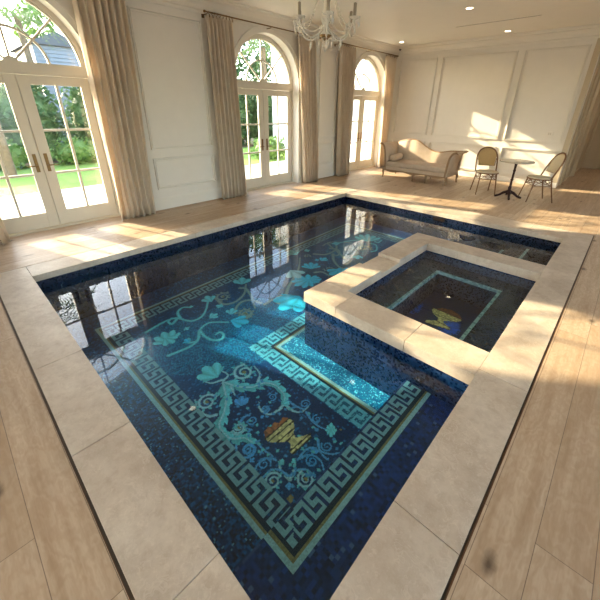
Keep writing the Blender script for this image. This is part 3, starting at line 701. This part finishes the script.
# ------------------------------------------------------------------ curtains and rods
def curtain(name_label,b0,b1,t0,t1,seed,group=None):
    rs=random.Random(seed); n=110; nz=18; m=MB(); vs=[]
    nf=max(5,int((b1-b0)/.074)); ph=rs.random()*6; amp=[rs.uniform(.6,1.25) for _ in range(nf+2)]
    ztop=2.90; zb=.012
    for j in range(nz+1):
        f=j/nz; z=ztop+(zb-ztop)*f
        for i in range(n+1):
            s=i/n; k=s*nf; a=amp[int(k)]*(1-(k%1))+amp[int(k)+1]*(k%1)
            tt=s+.012*math.sin(5*f*3+seed+k*1.7)*f
            y=(t0+(t1-t0)*s)*(1-f)+(b0+(b1-b0)*tt)*f
            th=2*PI*(k+.10*math.sin(3*f+seed*2+s*4))
            A=(.050+.018*f)*a
            if f<.05: A*=.75+5*f
            x=-5.405+A*math.sin(th)+.012*math.sin(2.1*th+ph)*f + .015*f
            y+=.018*f*math.sin(2*th+1)
            vs.append((x,y,z))
    N=n+1
    m.add(vs,[(j*N+i,j*N+i+1,(j+1)*N+i+1,(j+1)*N+i) for j in range(nz) for i in range(n)],True)
    r=empty('curtain',(-5.405,(b0+b1)/2,0)); o=m.build('panel',M['curtain'],r); o.location=(5.405,-(b0+b1)/2,0)
    so=o.modifiers.new('solid','SOLIDIFY'); so.thickness=.004
    for s in [k/8 for k in range(9)]:
        h=MB(); y=t0+(t1-t0)*s; h.box(-5.409,-5.401,y-.006,y+.006,2.885,2.925); q=h.build('heading_hook',M['bronze'],r); q.location=o.location
    tag(r,name_label,'curtain','curtains beside the french doors'); return r
cs=[('beige curtain at the very left edge, left of the nearest french doors',-.22,.30,-.30,.22,1),
 ('large beige pleated curtain to the right of the nearest french doors',1.64,2.20,1.66,2.27,2),
 ('beige pleated curtain to the left of the middle french doors',3.47,4.05,3.49,3.99,3),
 ('beige pleated curtain to the right of the middle french doors',5.74,6.20,5.52,6.06,4),
 ('beige pleated curtain to the left of the farthest french doors',6.98,7.50,6.90,7.46,5),
 ('beige pleated curtain in the far corner, right of the farthest french doors',8.92,9.34,8.86,9.42,6)]
for c in cs: curtain(*c)
for lab,a,b in (('thin brass curtain rod above the nearest french doors',-.38,2.30),('thin brass curtain rod above the middle french doors',3.47,6.20),('thin brass curtain rod above the farthest french doors',6.82,9.46)):
    mid=(a+b)/2; r=empty('curtain_rod',(-5.405,mid,2.95)); tag(r,lab,'curtain rod','curtain rods above the french doors')
    m=MB(); m.tube([(0,a-mid,0),(0,b-mid,0)],.010,10); m.build('rod',M['bronze'],r)
    for e_ in (a-mid,b-mid): m=MB(); m.tube([(0,e_-.02,0),(0,e_-.012,0),(0,e_+.012,0),(0,e_+.02,0)],[.008,.018,.018,.008],10); m.build('finial',M['bronze'],r)
    for y in (a-mid+.05,0,b-mid-.05):
        m=MB(); m.tube([(WALL+5.405+.012,y,-.02),(-.03,y,-.02),(0,y,-.014)],.007,8); m.box(WALL+5.405+.001,WALL+5.405+.012,y-.02,y+.02,-.06,.02); m.build('bracket',M['bronze'],r)
    for i in range(9):
        for s in (0,1):
            y=(a-mid+.07+i*.055) if s==0 else (b-mid-.07-i*.055)
            m=MB(); m.tube([(.015*math.cos(t_),y,-.006+.017*math.sin(t_)) for t_ in [2*PI*k/10 for k in range(11)]],.003,5,caps=False); m.build('ring',M['bronze'],r)
# ------------------------------------------------------------------ chaise sofa
sx0,sx1,sy0,sy1=-4.56,-2.90,7.86,8.56
sofa=tag(empty('chaise_sofa',(-3.7,8.2,0)),'beige upholstered chaise sofa with a wavy carved back rail near the far wall','sofa')
def sp(o): return pp(o,sofa)
m=MB()
m.box(sx0,sx1,sy0,sy1,.19,.285); sp(bevel(m.build('seat_base',M['linen']),.012,2))
m=MB(); 
ap=[]
for k in range(41):
    u=k/40; x=sx0-.01+(sx1-sx0+.02)*u; ap.append((x,.165+.018*math.cos(u*6*PI)))
for (x,z),(x2,z2) in zip(ap[:-1],ap[1:]):
    for y in (sy0-.012,): m.add([(x,y,z),(x2,y,z2),(x2,y,.205),(x,y,.205),(x,y+.012,z),(x2,y+.012,z2),(x2,y+.012,.205),(x,y+.012,.205)],[(0,1,2,3),(7,6,5,4),(0,4,5,1),(3,2,6,7)])
sp(m.build('carved_rail',M['sofa_wood']))
m=MB(); m.box(sx0+.07,sx1-.03,sy0-.01,sy1-.07,.287,.405); sp(bevel(m.build('seat_cushion',M['linen']),.035,4))
back=crom([(-4.55,.83),(-4.40,.875),(-4.21,.91),(-4.02,.885),(-3.80,.765),(-3.60,.675),(-3.40,.655),(-3.15,.70),(-2.97,.71),(-2.88,.72)],8)
m=MB()
for p,q in zip(back[:-1],back[1:]):
    m.add([(p[0],8.47,.285),(q[0],8.47,.285),(q[0],8.50,q[1]),(p[0],8.50,p[1]),(p[0],8.56,.285),(q[0],8.56,.285),(q[0],8.58,q[1]),(p[0],8.58,p[1])],[(0,1,2,3),(7,6,5,4),(3,2,6,7)],True)
sp(m.build('backrest',M['linen']))
m=MB(); m.tube([(p[0],8.535,p[1]+.004) for p in back],.022,8); sp(m.build('back_rail',M['sofa_wood']))
lp=crom([(-4.52,.20),(-4.545,.42),(-4.575,.62),(-4.62,.76),(-4.69,.825),(-4.73,.82)],6)
rp=crom([(-2.92,.20),(-2.91,.40),(-2.895,.55),(-2.87,.65),(-2.82,.725),(-2.765,.75),(-2.745,.73)],6)
for prof,s in ((lp,-1),(rp,1)):
    m=MB(); P_=[(p[0]-s*.035,p[1]) for p in prof]+[(p[0]+s*.02,p[1]-.012) for p in prof][::-1]
    n=len(prof)
    for i in range(n-1):
        a,b=prof[i],prof[i+1]; ia=(a[0]-s*.05,a[1]+.004); ib=(b[0]-s*.05,b[1]+.004)
        y0,y1=7.875,8.56
        m.add([(ia[0],y0,ia[1]),(ib[0],y0,ib[1]),(b[0],y0,b[1]),(a[0],y0,a[1]),(ia[0],y1,ia[1]),(ib[0],y1,ib[1]),(b[0],y1,b[1]),(a[0],y1,a[1])],[(0,1,2,3),(7,6,5,4),(0,4,5,1),(3,2,6,7)],True)
    sp(m.build('arm',M['linen']))
    m=MB(); m.tube([(p[0]-s*.022,7.865,p[1]) for p in prof],.024,8); m.tube([(prof[-1][0]-s*.01,7.865,prof[-1][1]),(prof[-1][0]-s*.02,8.50,prof[-1][1]-.01)],.014,8); sp(m.build('arm_frame',M['sofa_wood']))
def leg(x,y,sx_,sy_):
    m=MB(); pts=[(x,y,.20),(x+.012*sx_,y+.012*sy_,.15),(x+.004*sx_,y+.004*sy_,.07),(x+.012*sx_,y+.012*sy_,.02),(x+.022*sx_,y+.022*sy_,.0)]
    m.tube(pts,[.036,.031,.021,.017,.023],8); sp(m.build('leg',M['sofa_wood']))
for x,y,a,b in ((-4.55,7.885,-1,-.5),(-3.72,7.88,0,-1),(-3.385,7.88,0,-1),(-2.92,7.89,1,-.5),(-2.91,8.53,1,1),(-3.55,8.53,0,1),(-4.54,8.53,-1,1)): leg(x,y,a,b)
m=MB(); pr=[(.0,0),(.05,.0),(.078,.012),(.082,.03),(.082,.42),(.078,.438),(.05,.45),(.0,.45)]
vs=[];n=18
for r_,z_ in pr[1:-1]:
    for k in range(n): th=2*PI*k/n; vs.append((-4.375+r_*math.cos(th),7.93+z_,.489+r_*math.sin(th)))
mm=len(pr)-2; m.add(vs,[(i*n+(k+1)%n,i*n+k,(i+1)*n+k,(i+1)*n+(k+1)%n) for i in range(mm-1) for k in range(n)],True); m.add(vs[:n],[tuple(range(n))]); m.add(vs[-n:],[tuple(range(n))[::-1]])
tag(m.build('bolster_cushion',M['linen']),'round beige bolster cushion at the left end of the chaise sofa','cushion')
# ------------------------------------------------------------------ bistro chairs and table
def chair(loc,face,label):
    r=empty('bistro_chair',loc,math.atan2(face[1],face[0])+PI/2); tag(r,label,'chair','rattan bistro chairs at the table')
    m=MB(); seat=[(.215*math.cos(t_)*(1.0 if math.sin(t_)<0 else .92),.205*math.sin(t_)) for t_ in [2*PI*k/28 for k in range(28)]]
    m.prism(seat,lambda p,z:(p[0],p[1],z),.435,.462); bevel(m.build('seat',M['weave_cream'],r),.008,2)
    m=MB(); m.tube([(p[0]*1.0,p[1],.432) for p in seat+seat[:1]],.012,8,caps=False); m.build('seat_frame',M['rattan'],r)
    for s in (-1,1):
        m=MB(); m.tube([(s*.15,-.14,.43),(s*.165,-.17,.25),(s*.185,-.215,0)],[.013,.012,.011],8); m.build('leg',M['rattan'],r)
        m=MB(); m.tube([(s*.165,.13,.44),(s*.17,.19,.22),(s*.185,.255,0)],[.013,.012,.011],8); m.build('leg',M['rattan'],r)
    arch=[(-.20,.10,.44),(-.205,.16,.60),(-.195,.215,.74),(-.15,.255,.845),(-.075,.275,.895),(0,.28,.908),(.075,.275,.895),(.15,.255,.845),(.195,.215,.74),(.205,.16,.60),(.20,.10,.44)]
    A=crom(arch,5); m=MB(); m.tube(A,.014,8); m.build('back_frame',M['rattan'],r)
    m=MB(); vs=[]; rows=12; cols=10
    for j in range(rows+1):
        z=.555+.34*j/rows
        if z<.74: hw=.150+.03*(z-.555)/.185
        else: hw=.182*math.sqrt(max(0.0,1-((z-.74)/.165)**2))+.005
        y0=.13+.15*min(1,(z-.50)/.40)
        for i in range(cols+1):
            u=-1+2*i/cols; vs.append((u*hw,y0+.03*(1-u*u)-.005,z))
    N=cols+1; m.add(vs,[(j*N+i,j*N+i+1,(j+1)*N+i+1,(j+1)*N+i) for j in range(rows) for i in range(cols)],True)
    o=m.build('backrest',M['weave_shaded'] if label.startswith('tan') else M['weave_cream'],r); so=o.modifiers.new('s','SOLIDIFY'); so.thickness=.008
    m=MB(); m.tube([(-.165,.165,.555),(0,.185,.552),(.165,.165,.555)],.008,6); m.tube([(-.165,.165,.555),(-.185,.20,.70)],.006,6); m.tube([(.165,.165,.555),(.185,.20,.70)],.006,6); m.build('back_slat',M['rattan'],r)
    m=MB()
    for a,b in (((-.158,-.155),(.158,-.155)),((-.158,-.155),(-.168,.16)),((.158,-.155),(.168,.16)),((-.168,.16),(.168,.16))):
        mx_,my_=(a[0]+b[0])/2,(a[1]+b[1])/2
        m.tube([(a[0],a[1],.31),(mx_,my_,.41),(b[0],b[1],.31)],.006,6); m.tube([(a[0],a[1],.41),(mx_,my_,.33),(b[0],b[1],.41)],.005,6); m.tube([(a[0],a[1],.315),(b[0],b[1],.315)],.006,6)
    m.build('brace',M['rattan'],r)
    return r
chair((-2.06,7.80,0),(.52,-.85),'tan rattan bistro chair between the sofa and the round table')
chair((-1.12,7.86,0),(-.82,-.57),'cream backed rattan bistro chair right of the round table, turned to the left')
tb=tag(empty('bistro_table',(-1.55,7.72,0)),'small round marble bistro table on a dark cast iron pedestal','table')
m=MB(); m.lathe([(.272,.0),(.297,.004),(.302,.016),(.297,.03),(.272,.033)],(0,0,.70),40); m.build('tabletop',M['marble'],tb)
m=MB(); m.lathe([(.045,.07),(.06,.10),(.045,.135),(.026,.17),(.034,.20),(.024,.23),(.020,.34),(.030,.36),(.020,.38),(.019,.52),(.028,.54),(.019,.56),(.024,.66),(.045,.69),(.12,.70)],(0,0,0),18); m.build('pedestal',M['iron'],tb)
for k in range(4):
    a=.35+k*PI/2; m=MB(); m.tube([(.02*math.cos(a),.02*math.sin(a),.125),(.09*math.cos(a),.09*math.sin(a),.10),(.16*math.cos(a),.16*math.sin(a),.045),(.215*math.cos(a),.215*math.sin(a),.022),(.24*math.cos(a),.24*math.sin(a),.016)],[.032,.027,.021,.022,.018],8); m.build('leg',M['iron'],tb)
# ------------------------------------------------------------------ chandelier
ch=tag(empty('chandelier',(-2.25,2.65,2.2)),'crystal chandelier with candle arms hanging over the pool','chandelier')
m=MB(); m.lathe([(.008,-.02),(.03,.0),(.05,.03),(.03,.06),(.022,.10),(.045,.13),(.03,.17),(.02,.24),(.035,.28),(.05,.30),(.02,.34),(.014,.42),(.03,.46),(.012,.50),(.010,.60)],(0,0,-.03),18); m.build('centre_column',M['crystal'],ch)
m=MB(); m.lathe([(.004,-.045),(.03,-.02),(.055,.0),(.03,.012)],(0,0,-.01),16); m.build('hub',M['bronze'],ch)
m=MB()
for k in range(9):
    z=.585+k*.038; h=k%2
    m.tube([((.012*math.cos(t_)) if h else 0,0 if h else .012*math.cos(t_),z+.024*math.sin(t_)) for t_ in [2*PI*q/10 for q in range(11)]],.003,5,caps=False)
m.build('chain',M['bronze'],ch)
m=MB(); m.lathe([(.06,-.03),(.055,.0),(.02,.0)],(0,0,.947),18); m.build('canopy',M['bronze'],ch)
NARM=6
for k in range(NARM):
    a=2*PI*k/NARM-.817; c_,s_=math.cos(a),math.sin(a); R_=.265
    at=crom([(.03,0,.03),(.08,0,-.01),(.14,0,-.035),(.21,0,-.01),(.25,0,.05),(R_,0,.085)],5)
    m=MB(); m.tube([(p[0]*c_,p[0]*s_,p[2]) for p in at],.007,7); arm=m.build('arm',M['crystal'],ch)
    m=MB(); m.lathe([(.006,.0),(.045,.012),(.05,.02),(.02,.018)],(R_*c_,R_*s_,.08),14); m.build('drip_cup',M['crystal'],arm)
    m=MB(); m.lathe([(.013,.0),(.013,.095),(.006,.10)],(R_*c_,R_*s_,.098),12); m.build('candle',M['candle'],arm)
    for q in range(6):
        b=2*PI*q/6; x,y=R_*c_+.045*math.cos(b),R_*s_+.045*math.sin(b)
        m=MB(); m.lathe([(.001,.044),(.006,.036),(.001,.028),(.009,.004),(.001,-.028)],(x,y,.05),6,False); m.build('crystal_drop',M['crystal'],arm)
    def beads(P,r0):
        P=crom(P,6); m=MB(); m.tube(P,[r0 if i%2 else .0015 for i in range(len(P))],6,False); m.build('bead_strand',M['crystal'],arm)
    sw=lambda u:((.03+(R_-.03)*u)*c_,(.03+(R_-.03)*u)*s_,.46*(1-u)**2.2+.07*u-.03*math.sin(PI*u))
    beads([sw(i/7) for i in range(8)],.006)
    a2=a+2*PI/NARM
    beads([(R_*((1-u)*c_+u*math.cos(a2)),R_*((1-u)*s_+u*math.sin(a2)),.07-.34*u*(1-u)) for u in [i/6 for i in range(7)]],.005)
    m=MB(); m.lathe([(.001,.04),(.007,.03),(.001,.02),(.010,-.004),(.001,-.04)],(.15*c_,.15*s_,-.075),6,False); m.build('crystal_drop',M['crystal'],arm)
for j,(r_,z_) in enumerate(((.09,-.03),(.06,-.075))):
    for k in range(8):
        b=2*PI*k/8+j*.4; m=MB(); m.lathe([(.001,.022),(.006,.008),(.001,-.024)],(r_*math.cos(b),r_*math.sin(b),z_),6,False); m.build('crystal_drop',M['crystal'],ch)
m=MB(); m.lathe([(.001,.05),(.004,.045),(.004,.01),(.016,-.008),(.001,-.03)],(0,0,-.11),8,False); m.build('crystal_drop',M['crystal'],ch)
# ------------------------------------------------------------------ ceiling fittings
def spot(x,y,label):
    r=tag(empty('ceiling_light',(x,y,CEIL)),label,'ceiling light','recessed ceiling lights')
    m=MB(); m.lathe([(.052,-.003),(.075,-.006),(.08,-.002),(.08,0)],(0,0,0),24); m.build('trim_ring',M['trim'],r)
    m=MB(); m.lathe([(.001,-.004),(.052,-.004),(.052,-.001)],(0,0,0),24); m.build('lens',M['lamp'],r)
spot(-2.62,6.74,'round recessed ceiling light nearest the top edge, above the linear vent'); spot(-2.62,9.02,'round recessed ceiling light just below the right part of the linear vent')
spot(-4.95,8.78,'round recessed ceiling light in the far left corner of the ceiling')
spot(-4.5,1.85,'recessed ceiling light near the nearest french doors'); spot(-2.75,4.42,'recessed ceiling light above the middle of the pool')
l_=bpy.data.lights.new('hall_fill_light','AREA'); l_.shape='DISK'; l_.size=.1; l_.energy=8; l_.color=(1,.86,.66); lo=bpy.data.objects.new('hall_fill_light',l_); COL.objects.link(lo); lo.location=(.25,11.9,2.93)  # unseen lamp and fitting added to brighten the dark hall
r=tag(empty('ceiling_light',(.25,11.9,2.95)),'unseen ceiling light added to brighten the hall behind the far wall','ceiling light','recessed ceiling lights')
m=MB(); m.lathe([(.055,-.003),(.075,-.006),(.08,-.002),(.08,0)],(0,0,0),24); m.build('trim_ring',M['trim'],r)
m=MB(); m.lathe([(.001,-.004),(.052,-.004),(.052,-.001)],(0,0,0),24); m.build('lens',M['lamp'],r)
m=MB(); m.box(-3.30,-1.83,7.95,7.985,CEIL-.004,CEIL-.0005); o=tag(m.build('linear_vent',M['slot']),'long thin dark vent slot in the ceiling','vent')
m=MB(); m.box(-3.32,-1.81,7.935,7.95,CEIL-.006,CEIL-.0005); m.box(-3.32,-1.81,7.985,8.0,CEIL-.006,CEIL-.0005); m.build('vent_frame',M['ceil'],o)
m=MB(); m.lathe([(.001,-.03),(.02,-.028),(.028,-.012),(.03,0)],(-5.30,9.36,CEIL-.06),14); tag(m.build('ceiling_sensor',M['dark']),'small black sensor in the far corner of the crown moulding','sensor')
m=MB(); m.box(-1.49,-1.37,BACK-.028,BACK-.0205+.0195,1.10,1.21); o=tag(bevel(m.build('wall_switch',M['trim']),.003,1),'small pale switch plate on the far wall panel','switch')
m=MB(); m.box(-1.46,-1.435,BACK-.031,BACK-.027,1.13,1.18); m.box(-1.425,-1.40,BACK-.031,BACK-.027,1.13,1.18); m.build('rocker',M['door'],o)
# ------------------------------------------------------------------ garden
m=MB(); m.box(-8.75,WALL-.41,-12,30,-.2,-.06); tag(m.build('patio',M['patio']),kind='structure')
m=MB(); m.box(-13.2,-8.76,-12,30,-.2,-.08); tag(m.build('lawn',M['lawn']),kind='structure')
m=MB(); m.box(-60,-13.21,-30,60,-.2,-.09); m.box(-60,-5.96,30.01,60,-.2,-.09); tag(m.build('garden_soil',M['soil']),kind='structure')
def leaves(m,pts,size,rs,droop=.3):
    for p in pts:
        a=rs.uniform(0,2*PI); b=rs.uniform(-1.2,1.2); s=size*rs.uniform(.6,1.3)
        u=np.array([math.cos(a)*math.cos(b),math.sin(a)*math.cos(b),math.sin(b)])*s
        v=np.array([-math.sin(a),math.cos(a),rs.uniform(-.6,.6)])*s*.38
        p=np.array(p); m.add([p-u*.5,p+v,p+u*.6,p-v],[(0,1,2,3)])
def bush(name,label,cat,c,r,n,size,mat,seed,trunk=None,core=True,group=None):
    rs=random.Random(seed); m=MB(); pts=[]
    for _ in range(n):
        t_=rs.uniform(0,2*PI); z=rs.uniform(-1,1); q=math.sqrt(1-z*z); k=rs.uniform(.78,1.05)*(1+.14*math.sin(5*t_+seed)+.10*math.sin(7*z+seed))
        pts.append((c[0]+r[0]*k*q*math.cos(t_),c[1]+r[1]*k*q*math.sin(t_),max(-.05,c[2]+r[2]*k*z)))
    leaves(m,pts,size,rs); root=empty(name,(c[0],c[1],-.09)); f=m.build('foliage',mat,root); f.location=(-c[0],-c[1],.09)
    if core:
        k=MB(); prof=[(.82*r[0]*math.cos(th),.82*r[2]*math.sin(th)) for th in np.linspace(-1.45,1.45,9)]
        k.lathe(prof,(0,0,c[2]+.09),14); o=k.build('inner_foliage',mat,root); o.scale=(1,r[1]/r[0],1)
    if trunk:
        k=MB(); k.tube([(0,0,0),(.1,.05,trunk*.5),(0,.1,trunk)],[.14,.11,.08],8); k.build('trunk',M['bark'],root)
    return tag(root,label,cat,group)
hd=['rounded green hedge shrub behind the lawn, seen through the left leaf of the nearest doors','tall leafy hedge shrub behind the lawn, in the middle of the nearest doors','dark leafy hedge shrub behind the lawn, at the right edge of the nearest doors',
    'leafy hedge shrub seen low through the left leaf of the middle doors','leafy hedge shrub just right of the lawn in the middle doors','leafy hedge shrub nearest the white wing of the house']
for i,(y,h) in enumerate([(.4,1.5),(2.3,1.55),(4.3,1.5),(10.2,1.6),(12.0,1.7),(13.8,1.6)]):
    bush('hedge_shrub',hd[i],'shrub',(-14.2,y,h*.72),(.75,.93,h*.95),2400,.17,M['leaf'],i+1,group='hedge shrubs behind the lawn')
for i,(x,y,lab) in enumerate([(-12.7,1.2,'low bright green shrub at the back edge of the lawn, left one'),(-12.7,3.1,'low bright green shrub at the back edge of the lawn, right one'),(-9.6,8.35,'low bright shrub beside the patio seen through the middle doors')]):
    bush('garden_shrub',lab,'shrub',(x,y,.25),(.42,.75,.42),700,.12,M['leaf2'],20+i,group='low garden shrubs')
bush('garden_tree','leafy green tree beyond the hedge, in the arch of the nearest doors','tree',(-26,7.4,5.2),(2.2,2.4,2.4),2600,.3,M['leaf2'],31,2.6,False,'leafy garden trees')
bush('garden_tree','broad green tree filling the arch of the middle doors','tree',(-17.5,13.2,4.6),(2.0,2.6,2.5),4200,.24,M['leaf'],33,2.6,False,'leafy garden trees')
def palm(c,h,label,seed,nf=16,L=1.3):
    rs=random.Random(seed); root=tag(empty('palm_tree',(c[0],c[1],-.09)),label,'palm tree','palm trees in the garden')
    k=MB(); k.tube([(0,0,0),(.05,.03,h*.5),(.02,0,h)],[.13,.10,.09],8); k.build('trunk',M['bark'],root)
    m=MB()
    for i in range(nf):
        a=2*PI*i/nf+rs.uniform(-.15,.15); el=rs.uniform(.1,1.1); d=np.array([math.cos(a),math.sin(a),0]); s=np.array([-d[1],d[0],0])
        P_=[]
        for q in range(13):
            u=q/12; P_.append(np.array([0,0,h])+d*L*u*math.cos(el*.6)+np.array([0,0,1])*(L*(math.sin(el)*u-.75*u*u)))
        m.tube(P_,.008,4)
        for q in range(2,13):
            for sd in (-1,1):
                b=P_[q]; ln=.36*math.sin(PI*min(.95,.25+q/16)); t_=b+s*sd*ln*.8+d*ln*.5-np.array([0,0,ln*.55]); w=d*.022
                m.add([b-w,b+w,t_],[(0,1,2)])
    m.build('fronds',M['frond'],root); return root
palm((-11.4,1.15),3.9,'palm tree with feathery fronds at the top left of the nearest arch',3)
palm((-15.9,3.1),4.3,'palm tree behind the hedge in the middle of the nearest arch',4)
palm((-10.9,9.3),3.7,'palm tree with drooping fronds in the arch of the middle doors',5,18,1.3)
# neighbour house with louvred siding
nb=tag(empty('neighbour_house',(-22,5.1,0)),'grey house with horizontal louvres seen through the nearest arch','house')
m=MB(); m.box(-2,2,-.95,.95,-.09,4.0); 
for k in range(26): m.box(2.0,2.04,-.95,.95,.1+k*.15,.20+k*.15)
m.build('louvred_wall',M['siding'],nb)
m=MB(); m.prism([(-1.15,4.0),(1.15,4.0),(0,4.55)],lambda p,a:(a,p[0],p[1]),-2.2,2.2); m.build('roof',M['roof'],nb)
# white wing of the same house
wg=tag(empty('house_wing',(-9.2,11.9,0)),'white rendered wing of the house outside the farthest doors','building')
m=MB(); m.box(-3.1,3.2,-.95,3,-.09,4.6); m.build('wall',M['render'],wg)
m=MB(); m.box(-3.3,3.2,-1.15,3.1,4.6,4.75); m.build('roof',M['roof'],wg)
for x in (-1.9,.4):
    m=MB(); m.box(x,x+.9,-1.0,-.951,.6,2.4); f=m.build('window',M['siding'],wg); g=MB(); g.box(x+.07,x+.83,-1.012,-1.001,.67,2.33); g.build('pane',M['glass'],f)
# ------------------------------------------------------------------ light
w=bpy.data.worlds.new('sky'); scene.world=w; w.use_nodes=True; nt=w.node_tree; bg=nt.nodes['Background']
sk=nt.nodes.new('ShaderNodeTexSky'); sk.sky_type='NISHITA'; sk.sun_disc=False; sk.sun_elevation=math.radians(22); sk.sun_rotation=math.radians(252); sk.air_density=1.0; sk.dust_density=2.0; sk.ozone_density=1.0
mixn=nt.nodes.new('ShaderNodeMix'); mixn.data_type='RGBA'; mixn.inputs[0].default_value=SKYMIX; nt.links.new(sk.outputs[0],mixn.inputs[6]); mixn.inputs[7].default_value=(.40,.45,.53,1)
nt.links.new(mixn.outputs[2],bg.inputs[0]); bg.inputs[1].default_value=SKY
def light(name,kind,loc,**k):
    l=bpy.data.lights.new(name,kind); o=bpy.data.objects.new(name,l); COL.objects.link(o); o.location=loc
    for a,v in k.items(): setattr(l,a,v)
    return o
s=light('sun','SUN',(-20,-5,8),energy=SUN,angle=math.radians(.9),color=(1,.80,.54))
d=Vector((.945,.315,-.41)); s.rotation_euler=d.to_track_quat('-Z','Y').to_euler()
# ------------------------------------------------------------------ camera
cd=bpy.data.cameras.new('camera'); cam=bpy.data.objects.new('camera',cd); COL.objects.link(cam); scene.camera=cam
R_=(.72879146,.68462138,.01251322); U_=(-.29183592,.29402905,.91015313); F_=(-.61943104,.66696363,-.41408297)
cam.matrix_world=Matrix(((R_[0],U_[0],-F_[0],0),(R_[1],U_[1],-F_[1],0),(R_[2],U_[2],-F_[2],1.6),(0,0,0,1)))
cd.sensor_width=36; cd.lens=331.27/600*36; cd.shift_x=-4.88/600; cd.shift_y=-40.47/600; cd.clip_start=.05; cd.clip_end=300
vs_=scene.view_settings; vs_.view_transform='Standard'; vs_.look='None'; vs_.exposure=EXPO; vs_.gamma=1; vs_.use_curve_mapping=False
cy_=scene.cycles; cy_.max_bounces=12; cy_.diffuse_bounces=6; cy_.glossy_bounces=5; cy_.transmission_bounces=6; cy_.transparent_max_bounces=24; cy_.sample_clamp_indirect=8; cy_.use_denoising=True
